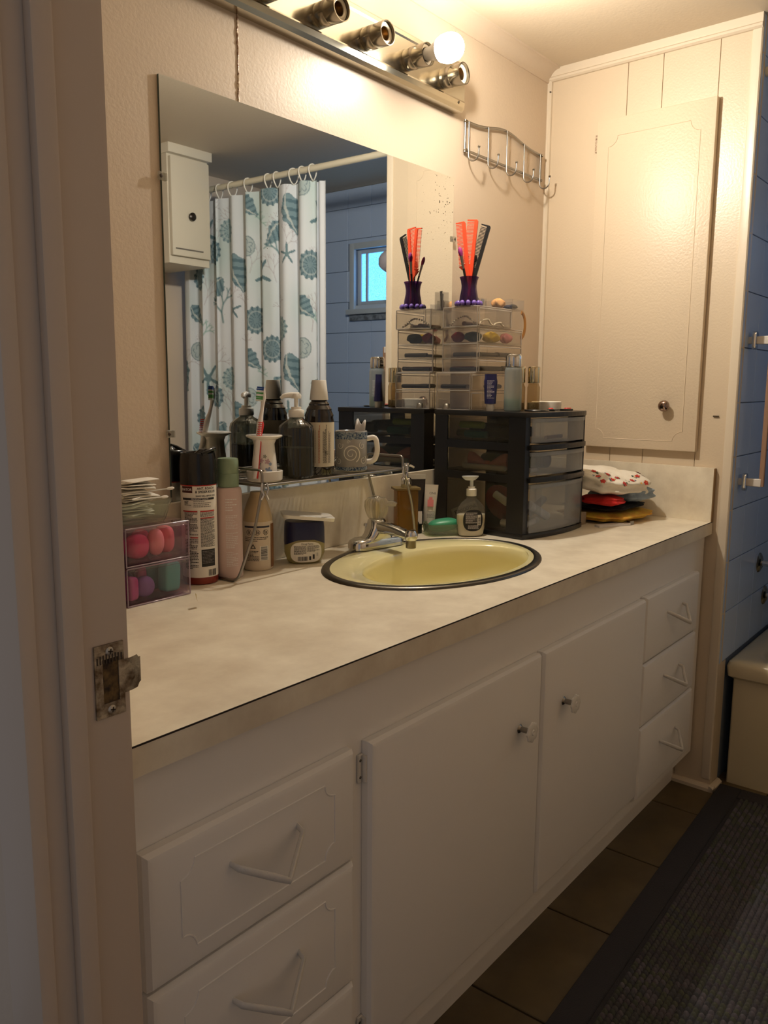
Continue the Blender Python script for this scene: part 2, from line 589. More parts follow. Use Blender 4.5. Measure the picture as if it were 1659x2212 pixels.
while y > -1.84:
    ya = max(y - tp, -1.85)
    z = TZ0
    while z < CEIL - 0.01:
        zb = min(z + tp, CEIL)
        # skip what the window casing covers, cut the rest back to it
        cy0, cy1, cz0, cz1 = ya, y, z, zb
        if cy1 > WY0 - 0.03 and cy0 < WY1 + 0.03 and cz1 > WZ0 - 0.045 and cz0 < WZ1 + 0.03:
            if cz0 < WZ0 - 0.045 and cz1 - (WZ0 - 0.045) < tp: cz1 = WZ0 - 0.045
            elif cz1 > WZ1 + 0.03 and cz0 < WZ1 + 0.03 and cz0 > WZ0: cz0 = WZ1 + 0.03
            elif cy0 < WY0 - 0.03: cy1 = WY0 - 0.03
            elif cy1 > WY1 + 0.03: cy0 = WY1 + 0.03
            else: cy0 = cy1
        if cy1 - cy0 > 0.01 and cz1 - cz0 > 0.01:
            o = tile_at(wt, 'x', cy0, cy1, cz0, cz1)
            o.location = (WX, cy0, cz0)
        z += tp
    y -= tp
wp = T('wall_plumbing', None, None, kind='structure')
box('wall_core', 0.005, WX + 0.006, -0.601, -0.555, 0, CEIL, BGR, wp)
x = 0.004
while x < WX - 0.01:
    xb = min(x + tp, WX)
    z = TZ0
    while z < CEIL - 0.01:
        zb = min(z + tp, CEIL)
        o = tile_at(wp, 'y', x, xb, z, zb)
        o.location = (x, -0.607, z)
        z += tp
    x += tp
box('lower_panel', 0.004, 0.0685, -0.607, -0.601, 0, TZ0, PANEL, wp)

FRM = M('white window frame', (196, 206, 214), 0.4)
wn = T('window_1', None, None, (WX, 0, 0), kind='structure')
box('casing', -0.012, 0.004, WY0 - 0.03, WY0, WZ0 - 0.02, WZ1 + 0.03, FRM, wn, 0.002)
box('casing', -0.012, 0.004, WY1, WY1 + 0.03, WZ0 - 0.02, WZ1 + 0.03, FRM, wn, 0.002)
box('casing', -0.012, 0.004, WY0, WY1, WZ1, WZ1 + 0.03, FRM, wn, 0.002)
box('sill', -0.030, 0.004, WY0 - 0.04, WY1 + 0.04, WZ0 - 0.045, WZ0 - 0.02, FRM, wn, 0.003)
box('apron', -0.012, 0.004, WY0 - 0.03, WY1 + 0.03, WZ0 - 0.075, WZ0 - 0.046, M('worn sill paint', (150, 160, 172), 0.6, var=(30, (90, 96, 104), 0.1)), wn)
box('reveal', 0.0, 0.05, WY0, WY1, WZ0 - 0.02, WZ0, FRM, wn)
for ya, yb in ((WY0, WY0 + 0.022), (WY1 - 0.022, WY1)):
    box('sash_stile', 0.018, 0.036, ya, yb, WZ0, WZ1, FRM, wn, 0.002)
for za, zb in ((WZ0, WZ0 + 0.02), (WZ1 - 0.02, WZ1)):
    box('sash_rail', 0.018, 0.036, WY0 + 0.022, WY1 - 0.022, za, zb, FRM, wn, 0.002)
box('sash_stile', 0.016, 0.038, WY0 + 0.052, WY0 + 0.066, WZ0 + 0.02, WZ1 - 0.02, FRM, wn, 0.002)
pm = bpy.data.materials.new('frosted daylight pane')
pm.use_nodes = True
nt = pm.node_tree
b_ = nt.nodes['Principled BSDF']
nz = nt.nodes.new('ShaderNodeTexNoise'); nz.inputs['Scale'].default_value = 260
tcn = nt.nodes.new('ShaderNodeTexCoord'); nt.links.new(tcn.outputs['Object'], nz.inputs['Vector'])
rp = nt.nodes.new('ShaderNodeValToRGB')
rp.color_ramp.elements[0].position = .35; rp.color_ramp.elements[1].position = .65
rp.color_ramp.elements[0].color = (0.045, 0.19, 0.44, 1); rp.color_ramp.elements[1].color = (0.10, 0.34, 0.66, 1)
nt.links.new(nz.outputs['Fac'], rp.inputs['Fac'])
nt.links.new(rp.outputs['Color'], b_.inputs['Emission Color'])
b_.inputs['Emission Strength'].default_value = PANE
b_.inputs['Base Color'].default_value = (0.1, 0.2, 0.3, 1)
b_.inputs['Roughness'].default_value = .4
box('pane', 0.024, 0.028, WY0 + 0.02, WY1 - 0.02, WZ0 + 0.018, WZ1 - 0.018, pm, wn)

# ================================================================== vanity, worktop, sink
LAM = M('mottled cream laminate', (238, 228, 206), 0.38, var=(10, (214, 201, 178), 0.16))
EDGE = M('brown laminate edge', (36, 26, 18), 0.7)
van = T('bathroom_vanity', 'long white painted vanity cabinet under the mottled countertop', 'cabinet', (0, 0, 0))
box('face_frame', -1.948, -0.002, -0.545, -0.527, 0.107, 0.7635, CAB, van)
box('bottom_panel', -1.948, -0.002, -0.526, 0.01, 0.107, 0.12, CAB, van)
box('toe_kick', -1.948, -0.002, -0.497, -0.485, 0.0, 0.1065, CAB, van)
def bevelled_front(name, x0, x1, z0, z1, d=0.019):
    e, yb, yf = 0.011, -0.5455, -0.5455 - d
    v = []
    secs = [(yb, 0.0), (yf + 0.008, 0.0), (yf + 0.002, 0.004), (yf, e)]
    faces = []
    for y_, k in secs:
        v += [(x0 + k, y_, z0 + k), (x1 - k, y_, z0 + k), (x1 - k, y_, z1 - k), (x0 + k, y_, z1 - k)]
    for s in range(3):
        for i in range(4):
            j = (i + 1) % 4
            faces.append((4 * s + i, 4 * s + j, 4 * s + 4 + j, 4 * s + 4 + i))
    faces += [(0, 3, 2, 1), (12, 13, 14, 15)]
    return mk(name, v, faces, CAB, van, 20)
def vpull(par, cx, zt, hw=0.058, zd=0.030):
    yf = -0.565
    P = [(cx - hw, yf + 0.004, zt + .004), (cx - hw + 0.004, yf - 0.012, zt), (cx, yf - 0.042, zt - zd), (cx + hw - 0.004, yf - 0.012, zt), (cx + hw, yf + 0.004, zt + .004)]
    P2 = []
    for a, b in zip(P, P[1:]):
        for k in range(4):
            t = k / 4
            P2.append(tuple(a[i] * (1 - t) + b[i] * t for i in range(3)))
    P2.append(P[-1])
    tube('handle', P2, 0.0045, M('painted pull', (214, 208, 198), 0.4, bump=(150, 0.5)), par, 8, radii=[0.0026 + 0.0018 * math.sin(PI * k / (len(P2) - 1)) for k in range(len(P2))], flat=(1.3, 0.8))
for (x0, x1, zs, inset) in ((-1.906, -1.556, ((0.502, 0.668), (0.309, 0.497), (0.115, 0.304)), True), (-0.464, -0.080, ((0.502, 0.669), (0.335, 0.497), (0.142, 0.330)), False)):
    for z0, z1 in zs:
        d_ = bevelled_front('drawer', x0, x1, z0, z1)
        vpull(d_, (x0 + x1) / 2, (z0 + z1) / 2 + 0.018)
        if inset:
            tube('inset_line', [(a, -0.5646, b) for a, b in scallop(x0 + 0.045, x1 - 0.045, z0 + 0.028, z1 - 0.028, 0.020)], 0.0013, CAB, d_, 6, True)
KN = M('white enamel rosette', (226, 222, 214), 0.25)
def rosette(par, x, z):
    k_ = lathe('knob', [(0, 0.003), (0.004, 0.0045), (0.006, 0.003), (0.015, 0.004), (0.0190, 0.002), (0.0185, -0.001), (0.006, -0.004), (0, -0.004)], KN, par, 40, flute=lambda t, k: 1 + (0.07 * math.cos(8 * t) if k in (3, 4, 5) else 0), axis='y')
    k_.location = (x, -0.590, z)
    s_ = lathe('knob_stem', [(0, 0.02), (0.0055, 0.02), (0.0055, 0.004), (0.009, 0), (0, 0)], M('chrome stem', (150, 146, 140), 0.18, 1.0), k_, 16, axis='y')
    s_.location = (0, 0.0255, 0)
for x0, x1, kx in ((-1.521, -1.000, -1.085), (-0.990, -0.470, -0.905)):
    d_ = bevelled_front('door', x0, x1, 0.156, 0.666)
    rosette(d_, kx, 0.543)
    hx = x0 if x0 < -1.2 else x1
    sgn = -1 if x0 < -1.2 else 1
    for z in ((0.625, 0.200) if sgn < 0 else (0.215,)):
        h_ = box('hinge', min(hx, hx + sgn * 0.012), max(hx, hx + sgn * 0.012), -0.5495, -0.5455, z - 0.022, z + 0.022, MATS['painted pull'], d_, 0.001, 1)
        tube('hinge_pin', [(hx + sgn * 0.002, -0.5525, z - 0.02), (hx + sgn * 0.002, -0.5525, z + 0.02)], 0.0038, MATS['painted pull'], h_, 10)
        for dz in (-0.013, 0.013):
            lathe('hinge_screw', [(0, 0.001), (0.002, 0.0006), (0.0024, 0), (0, 0)], NICKEL, h_, 10, axis='y').location = (hx + sgn * 0.008, -0.5495, z + dz)

# worktop with the sink cut-out
SX, SY, SA, SB = -0.953, -0.274, 0.289, 0.205
ct = T('countertop', 'cream mottled laminate countertop with splash along wall and side', 'countertop')
outer = [(-1.949, -0.5636), (-0.0005, -0.5636), (0.0235, 0.003), (-1.949, 0.003)]
def ray_out(t):
    dx, dy = math.cos(t), math.sin(t)
    best = 9
    for (ax, ay), (bx, by) in zip(outer, outer[1:] + outer[:1]):
        ex, ey = bx - ax, by - ay
        den = dx * ey - dy * ex
        if abs(den) < 1e-9: continue
        s = ((ax - SX) * ey - (ay - SY) * ex) / den
        q = ((ax - SX) * dy - (ay - SY) * dx) / den
        if s > 0 and -1e-6 <= q <= 1 + 1e-6: best = min(best, s)
    return (SX + dx * best, SY + dy * best)
angs = sorted([2 * PI * k / 72 for k in range(72)] + [math.atan2(y_ - SY, x_ - SX) % (2 * PI) for x_, y_ in outer])
vin = [(SX + (SA - 0.012) * math.cos(t), SY + (SB - 0.012) * math.sin(t)) for t in angs]
vout = [ray_out(t) for t in angs]
n = len(angs)
vv, ff = [], []
for z in (H, H - 0.036):
    vv += [(a, b, z) for a, b in vin] + [(a, b, z) for a, b in vout]
for i in range(n):
    j = (i + 1) % n
    ff += [(i, j, n + j, n + i), (2 * n + i, 3 * n + i, 3 * n + j, 2 * n + j), (n + i, n + j, 3 * n + j, 3 * n + i), (i, 2 * n + i, 2 * n + j, j)]
mk('slab', vv, ff, LAM, ct)
box('edge_line', -1.949, -0.001, -0.5642, -0.5634, H - 0.0018, H + 0.0003, EDGE, ct)
box('backsplash', -1.949, 0.006, 0.003, WY - 0.0005, H + 0.0002, H + 0.1525, LAM, ct, 0.001, 1)
ss = prism('side_splash', [(-0.0175, 0.044), (-0.0175, 0.608), (-0.0012, 0.608), (-0.0012, 0.044)], H + 0.0002, H + 0.1525, LAM, ct, 'xy')
ss.location = (0, -0.607, 0); ss.rotation_euler = (0, 0, PA)
se = box('splash_edge', -0.0172, -0.0015, 0.0425, 0.044, H - 0.0, H + 0.1515, M('pressboard edge', (150, 122, 86), 0.8), ct)
se.location = (0, -0.607, 0); se.rotation_euler = (0, 0, PA)

ENAM = M('pale yellow enamel', (232, 222, 168), 0.16, coat=0.6)
snk = T('sink', 'oval pale yellow drop-in sink with dark metal rim', 'sink', (SX, SY, H))
def oval(a, b, z, c=(0, 0), n=64):
    return [(c[0] + a * math.cos(2 * PI * k / n), c[1] + b * math.sin(2 * PI * k / n), z) for k in range(n)]
def rings(name, rs, mat, par, capend=False, smooth=60):
    n = len(rs[0]); v = [p for r in rs for p in r]; f = []
    for k in range(len(rs) - 1):
        for i in range(n):
            j = (i + 1) % n
            f.append((k * n + i, k * n + j, (k + 1) * n + j, (k + 1) * n + i))
    if capend: f.append(tuple((len(rs) - 1) * n + i for i in range(n)))
    return mk(name, v, f, mat, par, smooth)
rings('rim', [oval(SA, SB, 0.0003), oval(SA - 0.001, SB - 0.001, 0.003), oval(SA - 0.005, SB - 0.005, 0.0055), oval(SA - 0.017, SB - 0.016, 0.0058), oval(SA - 0.0195, SB - 0.0185, 0.003), oval(SA - 0.020, SB - 0.019, -0.004)], M('dark steel sink rim', (92, 88, 82), 0.30, 1.0), snk)
bc = (-0.002, -0.038)
rs = [oval(SA - 0.0185, SB - 0.0175, 0.0042), oval(SA - 0.030, SB - 0.029, 0.0045)]
for k in range(0, 11):
    t = k / 10
    if k < 3:
        a, b, z, c = 0.236 - 0.004 * k, 0.146 - 0.003 * k, 0.0035 - 0.004 * k * k, bc
    else:
        q = (k - 2) / 8
        a, b, z, c = 0.228 * math.sqrt(max(0.004, 1 - q ** 3.2)), 0.140 * math.sqrt(max(0.004, 1 - q ** 3.2)), -0.0125 - 0.145 * q, bc
    rs.append(oval(a, b, z, c))
rings('basin', rs, ENAM, snk, True)
lathe('drain', [(0, 0), (0.02, 0.001), (0.024, 0.003), (0.026, 0)], CHROME, snk, 24, c=bc).location = (0, 0, -0.1572)

# faucet: chrome centre-set with a clear ribbed knob
fa = T('faucet', 'chrome sink faucet with clear ribbed acrylic knob', 'faucet', (-0.928, -0.088, H + 0.0062), math.radians(-9))
loft('base', [(0, rrect(0.156, 0.052, 0.0255)), (0.014, rrect(0.156, 0.052, 0.0255)), (0.020, rrect(0.148, 0.046, 0.022)), (0.024, rrect(0.125, 0.040, 0.018))], CHROME, fa, 50)
loft('body', [(0.016, rrect(0.098, 0.044, 0.02, c=(0, 0))), (0.030, rrect(0.066, 0.046, 0.02, c=(0, -.002))), (0.048, rrect(0.048, 0.048, 0.022, c=(0, -.003))), (0.062, rrect(0.040, 0.042, 0.019, c=(0, -.001))), (0.066, rrect(0.034, 0.034, 0.016))], CHROME, fa, 50)
spts = []
for k in range(9):
    t = k / 8
    spts.append((0.049 - 0.0 + 0.004 * math.sin(PI * t), t))
secs = []
vv, ff = [], []
nseg = 16
for k in range(9):
    t = k / 8
    y_ = 0.01 - 0.125 * t
    zc = 0.044 - 0.006 * t + 0.006 * math.sin(PI * t)
    wv, hv = 0.020 - 0.007 * t, 0.016 - 0.007 * t
    for i in range(nseg):
        a = 2 * PI * i / nseg
        vv.append((wv * math.copysign(abs(math.cos(a)) ** .7, math.cos(a)), y_, zc + hv * math.copysign(abs(math.sin(a)) ** .7, math.sin(a))))
for k in range(8):
    for i in range(nseg):
        j = (i + 1) % nseg
        ff.append((k * nseg + i, k * nseg + j, (k + 1) * nseg + j, (k + 1) * nseg + i))
ff += [tuple(range(nseg)), tuple(8 * nseg + i for i in range(nseg))]
mk('spout', vv, ff, CHROME, fa, 50)
lathe('spout_head', [(0, 0.054), (0.010, 0.053), (0.0145, 0.046), (0.0145, 0.036), (0.012, 0.031), (0, 0.031)], CHROME, fa, 24, c=(0, -0.115))
lathe('aerator', [(0, 0.032), (0.0115, 0.032), (0.0115, 0.014), (0.010, 0.013), (0, 0.013)], NICKEL, fa, 24, c=(0, -0.115))
KNB = clear('clear ribbed acrylic', (246, 242, 230), 0.30, (250, 244, 228), 0.03, 1.5, 1.6)
kp = [(0.012, 0.066), (0.019, 0.068), (0.0245, 0.080), (0.0275, 0.094), (0.0265, 0.106), (0.020, 0.114), (0.010, 0.116), (0, 0.116)]
hd = lathe('handle', kp, KNB, fa, 96, flute=lambda t, k: 1 + (0.035 * math.cos(24 * t) if k < 6 else 0))
lathe('handle_core', [(0, 0.066), (0.009, 0.066), (0.009, 0.100), (0.012, 0.106), (0, 0.108)], M('brushed brass core', (190, 176, 140), 0.3, 1.0), hd, 20)
loft('handle_lever', [(0.096, [(0.018, 0.008), (0.018, -0.008), (0.046, -0.003), (0.046, 0.003)]), (0.103, [(0.018, 0.009), (0.018, -0.009), (0.049, -0.004), (0.049, 0.004)]), (0.108, [(0.018, 0.006), (0.018, -0.006), (0.040, -0.003), (0.040, 0.003)])], KNB, hd).rotation_euler = (0, 0, -1.0)
lathe('handle_cap', [(0, 0.1185), (0.007, 0.1183), (0.0085, 0.1165), (0, 0.116)], CHROME, hd, 20)
lathe('lift_knob', [(0, 0.052), (0.005, 0.051), (0.006, 0.046), (0.003, 0.042), (0.002, 0.020), (0, 0.020)], CHROME, fa, 14, c=(-0.006, 0.030))

# mirror with clips
MIRM = bpy.data.materials.new('aged mirror')
MIRM.use_nodes = True
nt = MIRM.node_tree
b_ = nt.nodes['Principled BSDF']
b_.inputs['Metallic'].default_value = 1.0
b_.inputs['Roughness'].default_value = 0.012
tcn = nt.nodes.new('ShaderNodeTexCoord')
vo = nt.nodes.new('ShaderNodeTexNoise'); vo.inputs['Scale'].default_value = 170; vo.inputs['Detail'].default_value = 2
mp = nt.nodes.new('ShaderNodeMapping'); nt.links.new(tcn.outputs['Object'], mp.inputs['Vector']); nt.links.new(mp.outputs['Vector'], vo.inputs['Vector'])
gt = nt.nodes.new('ShaderNodeMath'); gt.operation = 'GREATER_THAN'
# foxing only near the upper right corner
dist = nt.nodes.new('ShaderNodeVectorMath'); dist.operation = 'DISTANCE'
dist.inputs[1].default_value = (-0.52, 0.01, 1.64)
nt.links.new(tcn.outputs['Object'], dist.inputs[0])
thr = nt.nodes.new('ShaderNodeMapRange')
thr.inputs['From Min'].default_value = 0.02; thr.inputs['From Max'].default_value = 0.20
thr.inputs['To Min'].default_value = 0.66; thr.inputs['To Max'].default_value = 0.80
nt.links.new(dist.outputs['Value'], thr.inputs['Value'])
nt.links.new(vo.outputs['Fac'], gt.inputs[0]); nt.links.new(thr.outputs['Result'], gt.inputs[1])
mc = nt.nodes.new('ShaderNodeMix'); mc.data_type = 'RGBA'
mc.inputs['A'].default_value = (0.80, 0.83, 0.84, 1); mc.inputs['B'].default_value = (0.05, 0.05, 0.04, 1)
nt.links.new(gt.outputs[0], mc.inputs['Factor'])
nt.links.new(mc.outputs['Result'], b_.inputs['Base Color'])
mr = T('wall_mirror', 'large frameless wall mirror above the sink with foxed edges', 'mirror')
MX0, MX1, MZ0, MZ1 = -1.425, -0.491, H + 0.1535, 1.718
mk('mirror_face', [(MX0 + 0.0, 0.0100, MZ0), (MX1, 0.0100, MZ0), (MX1, 0.0100, MZ1), (MX0 + 0.0, 0.0100, MZ1)], [(0, 1, 2, 3)], MIRM, mr, normals=False)
box('glass_back', MX0, MX1, 0.0101, WY - 0.0003, MZ0, MZ1, M('mirror glass edge', (70, 84, 78), 0.2), mr)
CLIP = clear('clear clip', (230, 228, 220), 0.25, (235, 230, 220), 0.1)
for x_, z_ in ((MX0, 1.545), (MX0, 1.083), (MX1, 1.562)):
    c_ = box('clip', x_ - 0.010, x_ + 0.010, 0.0062, 0.0098, z_ - 0.007, z_ + 0.007, CLIP, mr, 0.001, 1)
    lathe('clip_screw', [(0, 0.0022), (0.003, 0.001), (0.0034, 0), (0, 0)], GROOVE, c_, 10, axis='y').location = (x_ + (-0.004 if x_ < -1 else 0.004), 0.0062, z_)
# ================================================================== light bar
LB = T('vanity_light_bar', 'chrome bar light with bare sockets above the mirror', 'light fixture', (0, 0, 0))
BAR = M('brushed chrome bar', (205, 198, 180), 0.16, 1.0, bump=(8, 0.02))
LX0, LX1, LZ0, LZ1, LY = -1.43, -0.492, 1.877, 1.995, -0.018
prism('backplate', [(WY, LZ0), (LY + 0.006, LZ0), (LY, LZ0 + 0.008), (LY - 0.002, LZ0 + 0.020), (LY, LZ0 + 0.024), (LY, LZ1 - 0.020), (LY - 0.002, LZ1 - 0.016), (LY, LZ1 - 0.006), (LY + 0.006, LZ1), (WY, LZ1)], LX0, LX1, BAR, LB, 'yz', 0, 25)
SOCKX = [-0.585 - 0.150 * k for k in range(6)]
ZC = 1.932
INS = M('socket porcelain', (196, 182, 158), 0.4)
for k, x_ in enumerate(SOCKX):
    s_ = lathe('socket', [(0.0235, 0.0), (0.0245, 0.002), (0.0245, 0.022), (0.0228, 0.025), (0.0228, 0.028), (0.0245, 0.031), (0.0255, 0.060), (0.0235, 0.060), (0.0225, 0.030), (0, 0.030)], NICKEL, LB, 32, axis='y')
    s_.location = (x_, LY + 0.0005, ZC)
    i_ = lathe('socket_insert', [(0.0225, 0.050), (0.0225, 0.053), (0.0165, 0.054), (0.0145, 0.052), (0.0145, 0.032), (0, 0.032)], INS, s_, 28, axis='y')
    lathe('socket_thread', [(0.0142, 0.050), (0.0138, 0.047), (0.0143, 0.044), (0.0138, 0.041), (0.0143, 0.038), (0.0138, 0.034), (0, 0.0335)], M('worn brass thread', (150, 126, 90), 0.3, 1.0), s_, 24, axis='y')
for x_ in (-0.52, -1.36):
    lathe('mounting_screw', [(0, 0.003), (0.003, 0.002), (0.0038, 0), (0, 0)], NICKEL, LB, 12, axis='y').location = (x_, LY - 0.001, LZ0 + 0.016)
# the lit bulb in the second socket from the right end
BX = SOCKX[1]
EM = bpy.data.materials.new('glowing bulb glass')
EM.use_nodes = True
nt = EM.node_tree
e_ = nt.nodes['Principled BSDF']
e_.inputs['Base Color'].default_value = (1, 1, 1, 1)
e_.inputs['Emission Color'].default_value = (1.0, 0.915, 0.79, 1)
e_.inputs['Emission Strength'].default_value = BULB
bl = T('light_bulb', 'glowing white light bulb screwed into the bar light', 'light bulb', (BX, LY, ZC))
EM2 = EM.copy()      # an LED bulb: the diffuser glows far less behind the lamp's equator
EM2.name = 'dim rear bulb diffuser'
EM2.node_tree.nodes['Principled BSDF'].inputs['Emission Strength'].default_value = BULB * 0.06
lathe('globe', [(0.0300, 0.1280), (0.0290, 0.132), (0.0262, 0.1375), (0.022, 0.143), (0.0175, 0.1465), (0.012, 0.149), (0.006, 0.1506), (0, 0.151)], EM, bl, 20, axis='y')
lathe('globe_rear', [(0.0260, 0.0935), (0.0295, 0.1035), (0.0305, 0.107), (0.0315, 0.119), (0.0300, 0.1280)], EM2, bl, 20, axis='y')
lathe('collar', [(0.0132, 0.0535), (0.0142, 0.056), (0.0140, 0.0618), (0.0155, 0.070), (0.020, 0.081), (0.0260, 0.0935), (0.0, 0.0935)], M('bulb collar', (240, 238, 232), 0.4), bl, 24, axis='y')
lathe('screw_base', [(0, 0.034), (0.008, 0.035), (0.0128, 0.038), (0.0128, 0.0535)], STEEL, bl, 24, axis='y')

# ================================================================== wall hook rack
hr = T('wall_hook_rack', 'five-hook brushed wire rack beside the light bar', 'hook rack')
hy = WY - 0.008
def arch(t):
    return 1.870 + 0.022 * math.sin(PI * t) ** 2 - 0.004 * math.sin(2 * PI * t) ** 2
tube('top_rail', [(-0.446 + 0.418 * k / 24, hy, arch(k / 24)) for k in range(25)], 0.0030, STEEL, hr, 8, flat=(1.2, 0.7))
tube('bottom_rail', [(-0.446, hy, 1.797), (-0.237, hy, 1.7975), (-0.028, hy, 1.798)], 0.0030, STEEL, hr, 8, flat=(1.2, 0.7))
for x_ in (-0.446, -0.028):
    tube('end_post', [(x_, hy + 0.001, 1.792), (x_, hy + 0.001, 1.874)], 0.0036, STEEL, hr, 8)
    for z_ in (1.797, 1.868):
        lathe('mounting_screw', [(0, 0.004), (0.003, 0.003), (0.004, 0), (0.003, -0.0075), (0, -0.0075)], NICKEL, hr, 12, axis='y').location = (x_, hy - 0.003, z_)
for k in range(5):
    t = 0.025 + 0.95 * k / 4
    x_ = -0.446 + 0.418 * t
    pts = [(x_, hy - 0.004, arch(t)), (x_, hy - 0.004, 1.790)] + [(x_, hy - 0.020 - 0.016 * math.cos(PI - a), 1.785 - 0.016 * math.sin(a)) for a in [PI * q / 8 for q in range(9)]][0:9] + [(x_, hy - 0.037, 1.800)]
    h_ = tube('hook', pts, 0.0021, STEEL, hr, 8)
    lathe('ball_tip', [(0, -0.0038), (0.0027, -0.0027), (0.0038, 0), (0.0027, 0.0027), (0, 0.0038)], STEEL, h_, 12).location = (x_, hy - 0.037, 1.802)

# ================================================================== tub end of the room
TUBM = M('almond bathtub enamel', (205, 192, 160), 0.3, coat=0.3)
tb = T('bathtub', 'almond bathtub with straight apron beyond the closet wall', 'bathtub', (0.07, -1.849, 0))
L_, W_ = 1.240, 0.748
def rect_ring(i, z, r=0.03):
    return [(a + W_ / 2, b + L_ / 2) for a, b in rrect(W_ - 2 * i, L_ - 2 * i, r)]
loft('apron', [(0.0, rect_ring(0.018, 0, 0.006)), (0.325, rect_ring(0.018, 0, 0.006)), (0.335, rect_ring(0.004, 0, 0.008)), (0.365, rect_ring(0.0, 0, 0.010)), (0.378, rect_ring(0.004, 0, 0.012)), (0.384, rect_ring(0.012, 0, 0.02)), (0.384, rect_ring(0.06, 0, 0.06)), (0.372, rect_ring(0.072, 0, 0.08)), (0.20, rect_ring(0.10, 0, 0.10)), (0.06, rect_ring(0.14, 0, 0.12)), (0.045, rect_ring(0.18, 0, 0.10))], TUBM, tb, 40)
lathe('drain', [(0, 0.0472), (0.02, 0.048), (0.026, 0.0455)], CHROME, tb, 20, c=(0.37, 1.0))

for nm, lab, x_, z_ in (('tap_handle', 'upper chrome tub tap knob on the blue tile', 0.361, 0.628), ('tap_handle', 'lower chrome tub tap knob near the tub rim', 0.451, 0.505)):
    k_ = T(nm, lab, 'tap', (x_, -0.607, z_), group=None)
    lathe('flange', [(0, 0.010), (0.018, 0.009), (0.030, 0.003), (0.032, 0), (0, 0)], NICKEL, k_, 24, axis='y')
    lathe('stem', [(0.010, 0.008), (0.010, 0.030), (0, 0.030)], CHROME, k_, 16, axis='y')
    lathe('knob', [(0, 0.064), (0.020, 0.062), (0.026, 0.054), (0.026, 0.044), (0.016, 0.032), (0, 0.030)], M('smoky knob', (70, 76, 84), 0.2, 0.6), k_, 32, flute=lambda t, k: 1 + 0.05 * math.cos(6 * t), axis='y')
gb = T('grab_bar', 'vertical towel bar on chrome posts on the tub tile wall', 'towel bar', (0.070, -0.607, 0))
BARM = M('clear brownish bar', (150, 118, 96), 0.2)
for z_ in (1.306, 0.912):
    p_ = T('post', None, None, (0, 0, z_)); p_.parent = gb
    prism('mount', rrect(0.022, 0.050, 0.010), -0.012, -0.0003, CHROME, p_, 'xz', 0.002)
    loft('arm', [(0, rrect(0.010, 0.020, 0.003)), (0.060, rrect(0.012, 0.024, 0.003))], M('white post arm', (214, 206, 196), 0.3), p_).rotation_euler = (PI / 2, 0, 0)
    p_.children[1].location = (0, -0.010, 0)
prism('bar', rrect(0.010, 0.014, 0.003, c=(0, -0.061)), 0.902, 1.316, BARM, gb, 'xy', 0.0)

# shower curtain rod, rings, curtain
CX = 0.046
rd = tag(tube('curtain_rod', [(CX, -0.6075, 1.997), (CX, -1.2, 1.999), (CX, -1.8495, 2.002)], 0.0125, M('cream rod', (214, 206, 184), 0.35), None, 16), 'cream shower curtain rod across the tub opening', 'curtain rod')
def fold(s):
    """Curtain plan: s in 0..1 from the open edge to the wall -> (x, y)."""
    y_ = -0.985 - 0.815 * (s + 0.012 * math.sin(2 * PI * 9 * s + 0.6))
    a = 0.019 + 0.006 * math.sin(7.0 * s)
    return CX - 0.006 + a * math.sin(2 * PI * 8.0 * s + 0.4) + 0.004 * math.sin(2 * PI * 19 * s), y_
NU, NV = 420, 430
Z0c, Z1c = 0.42, 1.955
svals = np.linspace(0, 1, NU + 1)
XY = np.array([fold(s) for s in svals])
arc = np.concatenate([[0], np.cumsum(np.hypot(*(XY[1:] - XY[:-1]).T))])
zv = np.linspace(Z0c, Z1c, NV + 1)
S_, Z_ = np.meshgrid(arc, zv)
cw = np.empty(S_.shape + (3,)); cw[:] = (0.70, 0.74, 0.79)  # white cloth tinted bluish, the window's light put into its colour
rng = np.random.default_rng(5)
def paint(mask, c, a=1.0):
    m = (mask * a)[..., None]
    cw[:] = cw * (1 - m) + np.array(c) * m
def sl(c):
    return [lin(v) for v in c]
def polar(s0, z0, rot):
    dx, dz = S_ - s0, Z_ - z0
    r_ = np.hypot(dx, dz)
    return r_, np.arctan2(dz, dx) - rot, dx, dz
for _ in range(26):     # pale watercolour washes
    s0, z0 = rng.uniform(0, arc[-1]), rng.uniform(Z0c, Z1c)
    r_, th, dx, dz = polar(s0, z0, 0)
    paint(np.exp(-(dx / rng.uniform(.05, .12)) ** 2 - (dz / rng.uniform(.05, .14)) ** 2), sl((186, 208, 206)), 0.55)
def seg(s0, z0, s1, z1, wd, c, a):
    i0, i1 = np.searchsorted(arc, [min(s0, s1) - wd * 2, max(s0, s1) + wd * 2])
    j0, j1 = np.searchsorted(zv, [min(z0, z1) - wd * 2, max(z0, z1) + wd * 2])
    if i1 <= i0 or j1 <= j0: return
    A, B = S_[j0:j1, i0:i1], Z_[j0:j1, i0:i1]
    L2 = (s1 - s0) ** 2 + (z1 - z0) ** 2 + 1e-9
    t = np.clip(((A - s0) * (s1 - s0) + (B - z0) * (z1 - z0)) / L2, 0, 1)
    d = np.hypot(A - s0 - t * (s1 - s0), B - z0 - t * (z1 - z0))
    m = (np.clip(1.4 - d / wd, 0, 1) * a)[..., None]
    cw[j0:j1, i0:i1] = cw[j0:j1, i0:i1] * (1 - m) + np.array(c) * m
def coral(s0, z0, ang, ln, wd, depth, c, a):
    if depth == 0: return
    s1, z1 = s0 + ln * math.cos(ang), z0 + ln * math.sin(ang)
    seg(s0, z0, s1, z1, wd, c, a)
    for da in (-0.45, 0.4):
        coral(s1, z1, ang + da + rng.uniform(-.15, .15), ln * rng.uniform(.7, .86), wd * 0.86, depth - 1, c, a)
